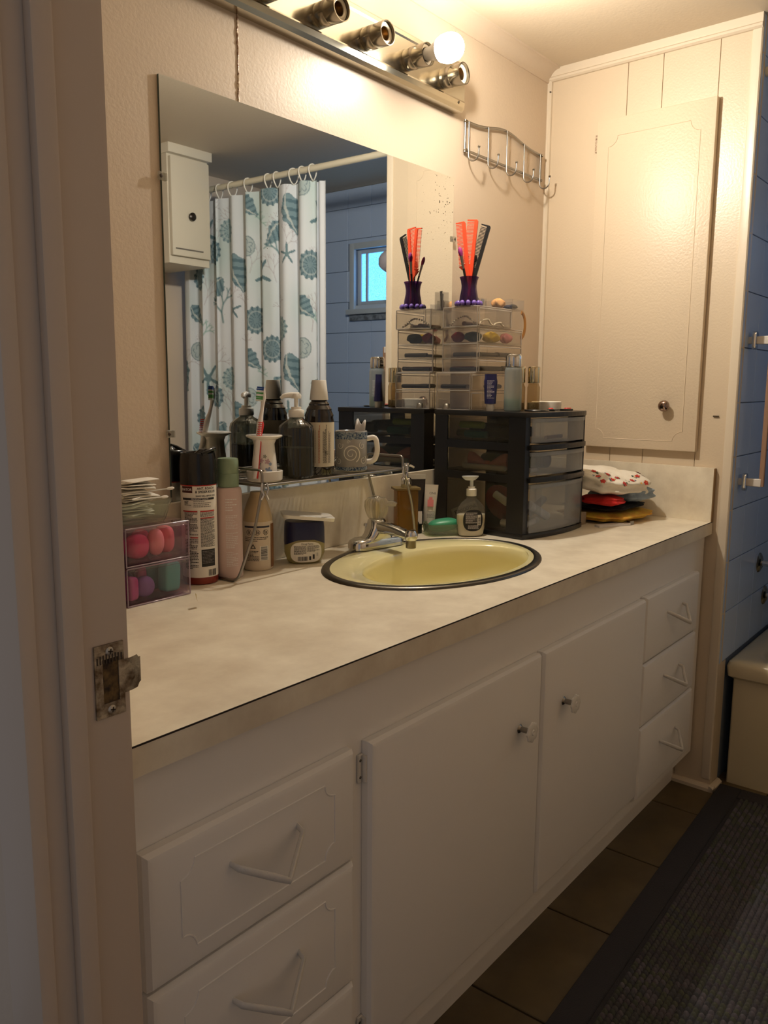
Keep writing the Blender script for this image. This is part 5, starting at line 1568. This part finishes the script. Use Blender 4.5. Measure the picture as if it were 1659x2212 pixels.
for s_, lab in ((-1, ''), (1, '')):
    grid('loop', 12, 10, lambda u, v, s_=s_: (0.010 * math.sin(PI * v) - .004, s_ * (0.004 + 0.058 * u), 0.014 + (0.012 + 0.016 * math.sin(PI * u * .8)) * math.sin(2 * PI * v) * (0.3 + 0.7 * u) + 0.009 * u), BOWM, bw)
lathe('knot', [(0, 0.003), (0.008, 0.006), (0.009, 0.014), (0.007, 0.022), (0, 0.024)], BOWM, bw, 16)
inside('white_tube', 'white tube lying along the middle drawer side', 'tube', (0.034, 0.080, D2 + 0.0075), (0.034, 0.215, D2 + 0.0075), 0.007, (206, 200, 190))
inside('green_pouch', 'olive green soft pouch in the middle drawer', 'pouch', (0.110, 0.05, D2 + 0.019), (0.100, 0.20, D2 + 0.019), 0.018, (92, 98, 50))
inside('white_tube', 'short white stick behind the middle drawer front', 'tube', (0.050, 0.020, D2 + 0.0065), (0.095, 0.025, D2 + 0.0065), 0.006, (220, 214, 208))
inside('dark_pouch', 'black pouch at the back of the middle drawer', 'pouch', (0.18, 0.05, D2 + 0.022), (0.18, 0.24, D2 + 0.022), 0.021, (26, 25, 24))
rd_ = lathe('red_disc', [(0, 0), (0.050, 0.0), (0.053, 0.006), (0.050, 0.012), (0, 0.013)], M('dull red plastic', (168, 56, 64), 0.4), None, 40)
rd_.rotation_euler = (math.radians(68), 0, URZ + math.radians(88)); rd_.location = uw(0.075, 0.120, D3 + 0.0520)
tag(rd_, 'dull red round case standing in the bottom drawer', 'case')
tpz = T('toothpaste_tube', 'white toothpaste tube with dark lettering in the bottom drawer', 'tube', uw(0.031, 0.242, D3 + 0.004), URZ + math.radians(-90), rot=None)
tpz.rotation_euler = (0, math.radians(-22), URZ - PI / 2)
loft('body', [(0, rrect(0.088, 0.006, 0.002, c=(0.044, 0))), (0.026, rrect(0.088, 0.006, 0.002, c=(0.044, 0)))], WHITEP, tpz)
text('brand_text', 'SENSODYNE', 0.0135, lambda u, v: (u, -0.0036, v), INK, tpz, 'LEFT', (0.012, 0.013), 1.0, 0, 0.03)
for k, (lab, a, b, r, c) in enumerate((('white screw cap bottle leaning in the bottom drawer', (0.034, 0.070, D3 + 0.064), (0.034, 0.110, D3 + 0.084), 0.010, (214, 208, 196)), ('grey capped tube leaning in the bottom drawer', (0.036, 0.030, D3 + 0.050), (0.036, 0.068, D3 + 0.063), 0.008, (150, 146, 138)), ('small white cap near the bottom drawer window', (0.034, 0.056, D3 + 0.0115), (0.034, 0.086, D3 + 0.0115), 0.0105, (222, 216, 204)), ('white lip balm behind the bottom drawer front', (0.050, 0.030, D3 + 0.0075), (0.100, 0.022, D3 + 0.020), 0.007, (226, 220, 216)), ('white squeeze tube behind the bottom drawer front', (0.070, 0.030, D3 + 0.060), (0.150, 0.026, D3 + 0.022), 0.011, (224, 222, 224)), ('pale tube deeper in the bottom drawer', (0.12, 0.06, D3 + 0.030), (0.20, 0.07, D3 + 0.060), 0.010, (188, 184, 182)))):
    inside('cosmetic_tube', lab, 'tube', a, b, r, c)
small = box('small_carton', -0.021, 0.021, -0.006, 0.006, 0, 0.034, M('grey carton', (150, 136, 116), 0.6), None, 0.0006, 1)
small.location = (-0.300, -0.300, H + 0.0003); small.rotation_euler = (0, 0, math.radians(-5))
tag(small, 'small grey carton between drawer unit and folded clothes', 'box')

# ================================================================== on top of the drawer unit
TZ = H + 0.0003 + UH + 0.0003
def clear_chest(name, label, loc, rz, w_, d_, hs, mat, t=0.0022, lips=True):
    """Clear organizer: shell with one drawer per height in hs; front along local y = 0."""
    c_ = T(name, label, 'organizer', loc, rz)
    ht = sum(hs)
    sh_ = [(0, w_, 0, d_, 0, t), (0, w_, 0, d_, ht - t, ht), (0, t, 0, d_, t, ht - t), (w_ - t, w_, 0, d_, t, ht - t), (t, w_ - t, d_ - t, d_, t, ht - t)]
    z = 0
    for h_ in hs[:-1]:
        z += h_
        sh_.append((t, w_ - t, 0, d_ - t, z - t / 2, z + t / 2))
    boxes('shell', sh_, mat, c_)
    z = 0
    for h_ in hs:
        dd = boxes('drawer', tray(t + .001, w_ - t - .001, -0.003, d_ - t - .002, z + t + .0005, z + h_ - t - .004), mat, c_)
        for x in (0.004, w_ - 0.004):
            tube('edge_bar', [(x, -0.0035, z + t + .001), (x, -0.0035, z + h_ / 2), (x, -0.0035, z + h_ - t - .004)], 0.0013, ACR2, dd, 6)
        tube('edge_bar', [(0.004, -0.0035, z + h_ - t - .004), (w_ / 2, -0.0035, z + h_ - t - .004), (w_ - 0.004, -0.0035, z + h_ - t - .004)], 0.0014, ACR2, dd, 6)
        z += h_
    for x, y in ((0, 0), (w_, 0), (0, d_)):
        tube('corner_edge', [(x, y, 0.001), (x, y, ht / 2), (x, y, ht - .001)], 0.0015, ACR2, c_, 6)
    for y0, y1, x0, x1 in ((0, 0, 0, w_), (0, d_, 0, 0)):
        for zz in ([0.001, ht - .001] + [sum(hs[:k + 1]) for k in range(len(hs) - 1)]):
            tube('rim_edge', [(x0, y0, zz), ((x0 + x1) / 2, (y0 + y1) / 2, zz), (x1, y1, zz)], 0.0014, ACR2, c_, 6)
    return c_
ACR2 = clear('acrylic edge', (236, 228, 220), 0.50, (240, 232, 222), 0.05, 1.49, 1.6)
ACRA = clear('clear acrylic a', (251, 250, 248), 0.035, (226, 220, 214), 0.04, 1.45)
RZ1 = math.radians(-4)
clear_chest('acrylic_organizer', 'empty clear two-tier organizer on the black drawer unit', (-0.578, -0.110, TZ), RZ1, 0.205, 0.108, (0.050, 0.046), ACRA)
Z1_ = TZ + 0.0963
clear_chest('acrylic_organizer', 'clear three-drawer makeup organizer above the empty one', (-0.560, -0.118, Z1_), RZ1, 0.200, 0.112, (0.037, 0.037, 0.042), ACRA)
Z2_ = Z1_ + 0.1163
clear_chest('acrylic_organizer', 'clear single-drawer jewellery organizer under the purple vase', (-0.566, -0.120, Z2_), RZ1, 0.150, 0.110, (0.052,), ACRA)
Z3_ = Z2_ + 0.0523
def cw_(ox, oy, x, y):
    return (ox + x * math.cos(RZ1) - y * math.sin(RZ1), oy + x * math.sin(RZ1) + y * math.cos(RZ1))
def stick(name, label, cat, o, a, b, z, r, c, rough=.5, flat=None):
    x0, y0 = cw_(*o, *a); x1, y1 = cw_(*o, *b)
    d_ = (x1 - x0, y1 - y0)
    ob = tube(name, [(0, 0, 0), (d_[0] * .5, d_[1] * .5, 0), (d_[0], d_[1], 0)], r, M('st %d %d %d' % c, c, rough), None, 12, flat=flat)
    ob.location = (x0, y0, z + r * (flat[0] if flat else 1))
    return tag(ob, label, cat)
oB = (-0.560, -0.118)
f1 = Z1_ + 0.0052
stick('eyeliner_pencil', 'black pencil along the side of lowest organizer drawer', 'pencil', oB, (0.012, 0.012), (0.012, 0.095), f1, 0.0045, (22, 20, 20))
stick('eyeliner_pencil', 'black marker in the front of lowest organizer drawer', 'pencil', oB, (0.020, 0.006), (0.115, 0.008), f1, 0.0062, (26, 26, 28))
stick('lip_pencil', 'dark red pencil in the lowest organizer drawer', 'pencil', oB, (0.030, 0.030), (0.030, 0.100), f1, 0.006, (120, 30, 34))
stick('lipstick', 'gold tipped dark lipstick in the lowest organizer drawer', 'lipstick', oB, (0.125, 0.008), (0.185, 0.012), f1, 0.0072, (40, 34, 32))
stick('lip_pencil', 'brown pencil at the back of lowest organizer drawer', 'pencil', oB, (0.05, 0.045), (0.15, 0.055), f1, 0.006, (110, 80, 60))
f2 = Z1_ + 0.0422
stick('makeup_brush', 'grey brush lying in the middle organizer drawer', 'brush', oB, (0.014, 0.015), (0.014, 0.085), f2, 0.0055, (86, 84, 80))
stick('makeup_palette', 'dark flat palette in the middle organizer drawer', 'palette', oB, (0.030, 0.014), (0.100, 0.014), f2, 0.010, (52, 48, 44), flat=(.55, 1))
stick('makeup_palette', 'charcoal flat palette at right of middle organizer drawer', 'palette', oB, (0.108, 0.016), (0.175, 0.020), f2, 0.011, (66, 62, 60), flat=(.6, 1))
stick('makeup_brush', 'olive brush at the back of middle organizer drawer', 'brush', oB, (0.040, 0.050), (0.130, 0.060), f2, 0.005, (112, 110, 70))
f3 = Z1_ + 0.0792
def crumple(name, label, cat, o, x, y, z, r, c, seed):
    rr = random.Random(seed)
    ph_ = [rr.uniform(0, 6) for _ in range(6)]
    def fn_(u, v):
        t, p = 2 * PI * u, PI * (v - .5)
        k = 1 + 0.16 * math.sin(4 * t + ph_[0]) * math.cos(3 * p + ph_[1]) + 0.12 * math.sin(7 * t + ph_[2] + 2 * p)
        return (r[0] * k * math.cos(p) * math.cos(t), r[1] * k * math.cos(p) * math.sin(t), r[2] * (1 + 0.1 * math.sin(5 * t + ph_[3])) * math.sin(p))
    ob = grid(name, 28, 12, fn_, M('cl %d %d %d' % c, c, 0.8, bump=(60, .4)), None, 80)
    xx, yy_ = cw_(*o, x, y)
    ob.location = (xx, yy_, z + r[2] * 1.08); ob.rotation_euler = (0, 0, RZ1)
    return tag(ob, label, cat)
crumple('scrunchie', 'bright yellow scrunchie in the top organizer drawer', 'scrunchie', oB, 0.092, 0.022, f3, (.034, .013, .0135), (222, 184, 40), 1)
crumple('scrunchie', 'pink scrunchie at the right of top organizer drawer', 'scrunchie', oB, 0.158, 0.022, f3, (.022, .013, .0130), (226, 142, 150), 2)
crumple('scrunchie', 'dark red scrunchie at the back of top organizer drawer', 'scrunchie', oB, 0.026, 0.082, f3, (.014, .018, .0130), (150, 34, 40), 3)
crumple('scrunchie', 'dark green scrunchie along the side of top organizer drawer', 'scrunchie', oB, 0.030, 0.036, f3, (.020, .022, .0125), (40, 54, 44), 4)
# empty organizer: a few dark sticks on its upper floor
oA = (-0.578, -0.110)
stick('eyeshadow_palette', 'slim black palette in the two-tier organizer', 'palette', oA, (0.012, 0.016), (0.012, 0.098), TZ + 0.0552, 0.010, (24, 22, 24), flat=(.55, 1))
stick('eyeshadow_palette', 'navy palette in the two-tier organizer', 'palette', oA, (0.100, 0.020), (0.160, 0.022), TZ + 0.0552, 0.010, (30, 34, 84), flat=(.6, 1))
# pearl strands in the jewellery drawer
oC = (-0.566, -0.120)
PEARL = M('pearl beads', (226, 212, 186), 0.25, coat=.4)
for k, (lab, x0, y0, x1, y1, zz) in enumerate((('pearl necklace coiled at the side of jewellery drawer', 0.014, 0.012, 0.016, 0.095, 0.020), ('pearl bracelet at the front of jewellery drawer', 0.022, 0.008, 0.085, 0.012, 0.012), ('pearl strand at the right of jewellery drawer', 0.090, 0.010, 0.138, 0.014, 0.007))):
    n_ = 15
    root = T('pearl_necklace', lab, 'necklace', (*cw_(*oC, x0, y0), Z2_ + 0.0052), RZ1)
    bm_ = None
    for q in range(n_):
        t = q / (n_ - 1)
        px_, py_, pz_ = (x1 - x0) * t, (y1 - y0) * t + 0.003 * math.sin(9 * t), 0.003 + zz * math.sin(PI * t)
        if bm_ is None:
            o = lathe('bead', [(0, -0.0028), (0.002, -0.002), (0.0028, 0), (0.002, 0.002), (0, 0.0028)], PEARL, root, 10); bm_ = o.data
        else:
            o = bpy.data.objects.new('bead', bm_); col.objects.link(o); o.parent = root
        o.location = (px_, py_, pz_)
stick('hair_barrette', 'ivory barrette lying across the jewellery drawer', 'barrette', oC, (0.030, 0.030), (0.080, 0.045), Z2_ + 0.0052, 0.006, (206, 186, 160), flat=(.8, 1))
stick('hair_barrette', 'brown barrette at the back of jewellery drawer', 'barrette', oC, (0.024, 0.060), (0.110, 0.070), Z2_ + 0.0052, 0.007, (116, 84, 60), flat=(.8, 1))

# purple vase with combs and brushes
vx_, vy_ = -0.546, -0.080
va = T('purple_vase', 'small purple glass vase ringed with purple beads', 'vase', (vx_, vy_, Z3_ + 0.0003))
PUR = clear('purple glass', (168, 124, 184), 0.22, (104, 56, 128), 0.04, 1.5)
lathe('glass', [(0, 0.001), (0.022, 0.001), (0.0250, 0.008), (0.0235, 0.024), (0.0200, 0.042), (0.0195, 0.052), (0.0215, 0.064), (0.0250, 0.073), (0.0240, 0.0735), (0.0205, 0.064), (0.0185, 0.052), (0.0190, 0.042), (0.0222, 0.024), (0.0235, 0.009), (0, 0.006)], PUR, va, 40)
gem = None
for k in range(12):
    if gem is None:
        o = lathe('bead', [(0, 0), (0.0045, 0.001), (0.0068, 0.005), (0.0060, 0.010), (0.003, 0.0135), (0, 0.0142)], M('purple bead', (112, 84, 168), 0.2, coat=.5), va, 14); gem = o.data
    else:
        o = bpy.data.objects.new('bead', gem); col.objects.link(o); o.parent = va
    o.location = (0.0300 * math.cos(k * PI / 6), 0.0300 * math.sin(k * PI / 6), 0.0)
def comb(label, c, base, lean, yaw, L=0.185, toothed=0.105, w_=0.024, rough=.4, teeth_side=1):
    k_ = T('comb', label, 'comb', base, rot=(lean[0], lean[1], yaw))
    m_ = M('comb %d %d %d' % c, c, rough)
    z0 = L - toothed
    s_ = teeth_side
    poly = [(-0.003, 0), (0.003, 0), (0.0045, z0 - 0.014), (s_ * 0.002 + 0.004, z0 - 0.004)]
    poly = [(-0.0030, 0.0), (0.0030, 0.0), (0.0050, z0 - 0.016), (0.0050 + (w_ - 0.008), z0), (0.0050 + (w_ - 0.008), z0 + 0.003), (0.0045, z0 + 0.004), (0.0045, L - 0.004), (w_ - 0.003, L - 0.003), (w_ - 0.003, L), (-0.002, L), (-0.0050, L - 0.004), (-0.0050, z0 - 0.010)]
    poly = [(x * s_, z) for x, z in poly]
    prism('spine', poly, -0.0017, 0.0017, m_, k_, 'xz', 0.0)
    bl, z = [], z0 + 0.006
    while z < L - 0.006:
        a, b = sorted((0.004 * s_, (w_ - 0.003) * s_))
        bl.append((a, b, -0.0011, 0.0011, z, z + 0.0016)); z += 0.0034
    boxes('teeth', bl, m_, k_)
    return k_
VZ = Z3_ + 0.0075
ORG = (232, 78, 44)
comb('orange comb standing upright at left in the purple vase', ORG, (vx_ - 0.003, vy_ - 0.006, VZ), (0.0, -0.110, 0), math.radians(-78), L=0.205, toothed=0.112, teeth_side=-1)
comb('orange comb leaning right in the purple vase', ORG, (vx_ - 0.001, vy_ + 0.002, VZ), (0.0, 0.095, 0), math.radians(-84), L=0.207, toothed=0.112, w_=0.028, teeth_side=-1)
comb('black comb leaning far right in the purple vase', (20, 20, 22), (vx_ + 0.003, vy_ + 0.008, VZ), (0.02, 0.30, 0), math.radians(-80), L=0.198, toothed=0.110, teeth_side=-1)
def mbrush(label, base, tip, c=(150, 40, 120), r=0.0035):
    A, B = Vector(base), Vector(tip)
    d_ = B - A
    k_ = T('makeup_brush', label, 'brush', base)
    P = lambda t: tuple(d_ * t)
    tube('handle', [P(0), P(.3), P(.62)], r, BLACK, k_, 10, radii=[r * .6, r, r * .9])
    tube('ferrule', [P(.62), P(.74), P(.84)], r, STEEL, k_, 10, radii=[r * .9, r * 1.0, r * 1.25])
    tube('bristles', [P(.84), P(.91), P(.97), P(1.0)], r, M('brush hair %d %d %d' % c, c, .7), k_, 12, radii=[r * 1.2, r * 1.7, r * 1.3, r * .3])
mbrush('makeup brush with magenta tip at the left of the vase', (vx_ + .004, vy_ - .002, VZ), (vx_ - 0.030, vy_ + 0.012, Z3_ + 0.146))
mbrush('thin makeup brush with plum tip behind the combs', (vx_ - .004, vy_ - .004, VZ), (vx_ + 0.020, vy_ + 0.022, Z3_ + 0.140), (130, 50, 100), .0028)
mbrush('black capped makeup brush between the combs', (vx_ - .006, vy_ + .000, VZ), (vx_ + 0.020, vy_ - 0.006, Z3_ + 0.130), (30, 26, 26), .0035)

# small clear cups and hair pieces on the organizers
CUP = clear('clear cup', (248, 248, 248), 0.05, (235, 235, 235), 0.03, 1.45)
for k, (lab, x, y, z, w_, d_, h_) in enumerate((('tall clear cup behind the purple vase', -0.475, -0.034, Z3_ + 0.0003, 0.028, 0.028, 0.050), ('short clear cup beside the tall clear one', -0.444, -0.050, Z3_ + 0.0003, 0.026, 0.026, 0.030))):
    c_ = T('clear_cup', lab, 'cup', (x, y, z), RZ1)
    boxes('walls', tray(-w_ / 2, w_ / 2, -d_ / 2, d_ / 2, 0, h_, .0014), CUP, c_)
    for q, (dx, dy, hh, cc) in enumerate(((-.005, .003, h_ * .9, (206, 206, 206)), (.005, -.004, h_ * .8, (170, 170, 172)))):
        s_ = tube('clear_applicator', [(dx, dy, .002), (dx * 1.2, dy, hh * .6), (dx * 1.5, dy, hh * 1.15)], .003, M('pale stick %d' % q, cc, .3), None, 8, radii=[.002, .003, .004])
        s_.location = (x, y, z + 0.0003)
        tag(s_, ('pale applicator ' if q == 0 else 'grey applicator ') + ('standing in the tall clear cup' if k == 0 else 'standing in the short clear cup'), 'applicator')
tr_ = T('clear_tray', 'clear open tray of hair clips beside the purple vase', 'tray', (*cw_(*oB, 0.158, 0.004), Z1_ + 0.1165), RZ1)
boxes('legs', [(0, 0.002, 0, 0.09, 0, 0.052), (0.055, 0.057, 0, 0.09, 0, 0.052), (0.0, 0.057, 0, 0.09, 0.052, 0.054)], CUP, tr_)
boxes('walls', tray(0, 0.057, 0, 0.09, 0.0545, 0.080, .0014), CUP, tr_)
tb_ = (*cw_(*oB, 0.158, 0.004), Z1_ + 0.1165 + 0.0563)
for k, (lab, c, x, y, r) in enumerate((('black hair claw in the clear tray', (22, 20, 20), .028, .016, (.018, .006, .006)), ('grey hair claw in the clear tray', (90, 84, 78), .042, .034, (.010, .012, .006)), ('navy hair clip at the left of clear tray', (40, 36, 56), .012, .022, (.006, .012, .005)))):
    crumple('hair_claw', lab, 'hair clip', (tb_[0], tb_[1]), x, y, tb_[2], r, c, 20 + k)
crumple('hair_headband', 'tan padded headband piece in the clear tray', 'headband', (tb_[0], tb_[1]), 0.024, 0.062, tb_[2], (.022, .016, .015), (220, 164, 104), 30)
hbnd = tube('wooden_bangle', [(0.020 * math.cos(a), 0, 0.034 * math.sin(a)) for a in [-PI / 2 + PI * q / 12 for q in range(13)]], 0.004, M('amber bangle', (182, 126, 58), .3), None, 10, flat=(1.4, .6))
hbnd.location = (*cw_(*oB, 0.222, 0.016), Z1_ + 0.132); hbnd.rotation_euler = (0, 0, RZ1)
tag(hbnd, 'amber brown half bangle hanging at the organizer side', 'bangle')

# bottles in front of the organizers
ny_ = (-0.578, -0.172)
nv = squeeze_tube('navy_tube', 'navy blue tube standing on its white cap', (*ny_, TZ), math.radians(-40), 0.030, 0.092, M('navy tube', (24, 28, 80), .3), WHITEP, cap_h=0.018)
for ch in list(nv.children):
    if ch.name.startswith('body'):
        me = ch.data
        for v in me.vertices:   # a blunt, nearly straight tube
            q = min(1, max(0, (v.co.z - .018) / .064))
            v.co.x *= (1.18 - .10 * q) if q < 1 else .9
            v.co.y = v.co.y * 1.18 if q < .05 else math.copysign(min(abs(v.co.y) * 1.18 + .0075 * q, .0142), v.co.y)
lines('small_print', cylmap(0.0165, phi_cam(*ny_) - math.radians(-0)), -0.009, 0.010, 0.030, 0.076, 14, WINK, nv, .28, 51)
nv.children[-1].rotation_euler = (0, 0, math.radians(40))
fb = T('frosted_bottle', 'frosted spray bottle with silver cap and green liquid', 'bottle', (-0.535, -0.212, TZ))
lathe('body', [(0, 0.0), (0.0195, 0.0), (0.0225, 0.003), (0.0225, 0.100), (0.0205, 0.108), (0.0175, 0.111)], clear('frosted glass', (232, 236, 234), 0.42, (206, 210, 208), 0.25, 1.4), fb, 36)
lathe('liquid', [(0, 0.002), (0.0190, 0.002), (0.0210, 0.005), (0.0210, 0.030), (0, 0.030)], M('green liquid', (128, 168, 136), .3), fb, 32)
lathe('cap', [(0.0200, 0.1105), (0.0206, 0.112), (0.0206, 0.137), (0.0180, 0.1415), (0, 0.1425)], CHROME, fb, 36)
GOLDC = M('pale gold cap', (214, 200, 168), 0.14, 1.0)
for k, (lab, x, y) in enumerate((('glittery perfume bottle with pale gold cap, nearer frosted bottle', -0.470, -0.192), ('glittery perfume bottle with pale gold cap, nearer white roll', -0.446, -0.222))):
    pb = T('perfume_bottle', lab, 'perfume', (x, y, TZ))
    lathe('bottle', [(0, 0), (0.0150, 0), (0.0165, 0.002), (0.0165, 0.060), (0.0140, 0.066), (0.0135, 0.070)], clear('amber clear glass', (226, 214, 190), .14, (190, 170, 130), .03), pb, 28)
    lathe('glitter', [(0, 0.002), (0.0145, 0.002), (0.0145, 0.020), (0, 0.022)], M('silver glitter', (190, 180, 160), .5, .5, bump=(900, 1.0), var=(900, (90, 80, 60), .1)), pb, 24)
    lathe('cap', [(0.0150, 0.0705), (0.0158, 0.072), (0.0158, 0.110), (0.0145, 0.1125), (0, 0.113)], GOLDC, pb, 28)
wrl = T('white_roll', 'flat white round roll at the back right corner', 'roll', (-0.360, -0.215, TZ))
lathe('rim', [(0.012, 0), (0.038, 0), (0.040, 0.002), (0.040, 0.021), (0.038, 0.0225), (0.014, 0.0225), (0.012, 0.021), (0.012, 0)], M('white roll paper', (232, 226, 212), .5), wrl, 48)
lathe('core', [(0.0119, 0.0005), (0.0119, 0.022), (0.0105, 0.022), (0.0105, 0.0005)], M('card core', (196, 176, 140), .6), wrl, 24)
cp = lathe('compact_mirror', [(0, 0), (0.030, 0), (0.032, 0.002), (0.030, 0.004), (0, 0.0045)], M('dark compact', (40, 38, 38), .25), None, 36)
cp.location = (-0.492, -0.258, TZ); tag(cp, 'thin dark compact lying at the front edge', 'compact')
for k, (lab, x, y, a) in enumerate((('red and black flat clip, nearer the dark compact', -0.438, -0.270, .5), ('red and black flat clip at the right front corner', -0.378, -0.284, -.1))):
    c_ = T('flat_clip', lab, 'hair clip', (x, y, TZ), a)
    loft('base', [(0, rrect(0.044, 0.020, .008)), (0.004, rrect(0.044, 0.020, .008)), (0.005, rrect(0.040, 0.016, .006))], BLACK, c_)
    loft('red_pad', [(0.0051, rrect(0.022, 0.012, .004, c=(.006, 0))), (0.0072, rrect(0.020, 0.010, .004, c=(.006, 0)))], M('red pad', (196, 48, 44), .4), c_)
cl_ = lathe('silver_cap', [(0, 0), (0.018, 0.0), (0.018, 0.001), (0.011, 0.002), (0.0085, 0.014), (0.006, 0.016), (0, 0.016)], STEEL, None, 28)
cl_.location = (*uw(0.016, 0.262, 0)[:2], TZ); tag(cl_, 'small silver tin cap at the back corner by the mirror', 'cap')

# ================================================================== folded clothes in the corner
from mathutils import noise as mnoise
def cloth(name, label, c, loc, r, rot, seed, c2=None, fold=0.3, power=3.4, mat=None):
    a, b, cz = r
    e = 2.0 / power
    sg = lambda v, p=e: math.copysign(abs(v) ** p, v)
    off = Vector((seed * 7.3, seed * 3.1, seed * 1.7))
    def fn_(u, v):
        th, ph = 2 * PI * u, PI * (v - .5)
        x, y = a * sg(math.cos(ph), .5) * sg(math.cos(th)), b * sg(math.cos(ph), .5) * sg(math.sin(th))
        z = cz * sg(math.sin(ph), .8)
        q = Vector((x * 14, y * 14, 0)) + off
        n1 = mnoise.noise(q); n2 = mnoise.noise(q * 2.3)
        k = 1 + 0.10 * n1 + 0.05 * math.sin(9 * th + seed)
        lay = 0.06 * math.sin(z / cz * 6.5 + seed) * abs(math.cos(ph))       # stacked layers at the edge
        return (x * (k + lay), y * (k + lay), z * (1 + fold * n1 + fold * .4 * n2) + cz * fold * .5 * n1)
    m_ = mat or M(name + ' cloth', c, 0.9, bump=(240, .5), var=(40, c2 or c, .2))
    o = grid(name, 64, 28, fn_, m_, None, 80)
    o.location = loc; o.rotation_euler = rot
    tag(o, label, 'cloth')
    return o, fn_
ZB = H + 0.0004
tb2 = T('flat_white_tube', 'flat white and silver tube under the folded clothes', 'tube', (-0.262, -0.378, ZB), math.radians(-25))
loft('body', [(0, rrect(0.110, 0.024, .004)), (0.006, rrect(0.110, 0.024, .004))], M('white foil tube', (206, 200, 196), .3), tb2)
loft('cap', [(0.0003, rrect(0.014, 0.018, .004, c=(.0625, 0))), (0.0105, rrect(0.014, 0.018, .004, c=(.0625, 0)))], STEEL, tb2)
cloth('yellow_cloth', 'folded yellow and orange cloth at the bottom of the pile', (206, 178, 62), (-0.146, -0.300, ZB + 0.0175), (0.118, 0.108, 0.0140), (0, 0, -.10), 1, (196, 128, 48), .18)
cloth('black_cloth', 'black cloth layer in the middle of the clothes pile', (18, 18, 24), (-0.148, -0.298, ZB + 0.0420), (0.108, 0.096, 0.0070), (0, 0, .05), 2, None, .2)
cloth('red_cloth', 'bright red puckered cloth under the white one', (206, 38, 32), (-0.226, -0.330, ZB + 0.0640), (0.042, 0.060, 0.0135), (0, 0, .0), 3, (170, 26, 24), .45)
cloth('blue_cloth', 'pale blue cloth folded at the right of the pile', (150, 164, 176), (-0.092, -0.326, ZB + 0.0730), (0.068, 0.088, 0.0220), (0.0, 0.0, -.2), 4, (128, 144, 160), .12)
wcl, wfn = cloth('white_cloth', 'white cloth embroidered with red flowers on the pile', (232, 226, 212), (-0.164, -0.308, ZB + 0.1140), (0.112, 0.094, 0.0300), (0.16, 0.06, -.25), 5, (222, 214, 198), .30)
EMB = [M('red thread', (176, 40, 30), .8), M('green thread', (60, 84, 60), .8), M('gold thread', (206, 156, 70), .8), M('blue grey thread', (112, 128, 146), .8)]
rnd = random.Random(8)
def on_top(u, v, e=0.0012):
    p = Vector(wfn(u, v)); 
    du = Vector(wfn(u + .004, v)) - p; dv = Vector(wfn(u, v + .004)) - p
    n_ = du.cross(dv)
    n_ = n_.normalized() if n_.length > 1e-9 else Vector((0, 0, 1))
    if n_.z < 0: n_ = -n_
    return p, n_
def patch(u, v, R, mi, k=5, ang=0.0):
    """One embroidered petal patch stitched to the cloth at (u, v)."""
    p, n_ = on_top(u, v)
    t1 = n_.cross(Vector((0, 0, 1)))
    t1 = t1.normalized() if t1.length > 1e-6 else Vector((1, 0, 0))
    t2 = n_.cross(t1)
    vv = [tuple(p + n_ * .0016)]
    for i in range(18):
        a = 2 * PI * i / 18
        rr = R * (0.5 + 0.5 * abs(math.cos(k * a / 2 + ang)))
        vv.append(tuple(p + n_ * .0013 + t1 * rr * math.cos(a) + t2 * rr * math.sin(a)))
    mk('embroidery', vv, [(0, 1 + i, 1 + (i + 1) % 18) for i in range(18)], EMB[mi], wcl, normals=False)
for cu, cvv in ((0.52, 0.80), (0.56, 0.70), (0.62, 0.84), (0.66, 0.70), (0.70, 0.80), (0.76, 0.72), (0.82, 0.82), (0.88, 0.72), (0.72, 0.62), (0.60, 0.62), (0.80, 0.62), (0.94, 0.80)):
    patch(cu, cvv, .0085, 0, 5, rnd.random())
    for q in range(3):
        patch(cu + rnd.uniform(-.025, .025), cvv + rnd.uniform(-.035, .035), rnd.uniform(.003, .005), rnd.choice((1, 1, 2, 3)), 3, rnd.random())
lb_ = tag(box('pale_cloth_corner', -0.02, 0.02, -0.015, 0.015, 0, 0.003, M('pale blue linen', (176, 190, 202), .9), None, .001, 1), 'pale blue folded corner behind the white cloth', 'cloth')
lb_.location = (-0.205, -0.175, ZB + 0.128); lb_.rotation_euler = (.2, .3, .3)
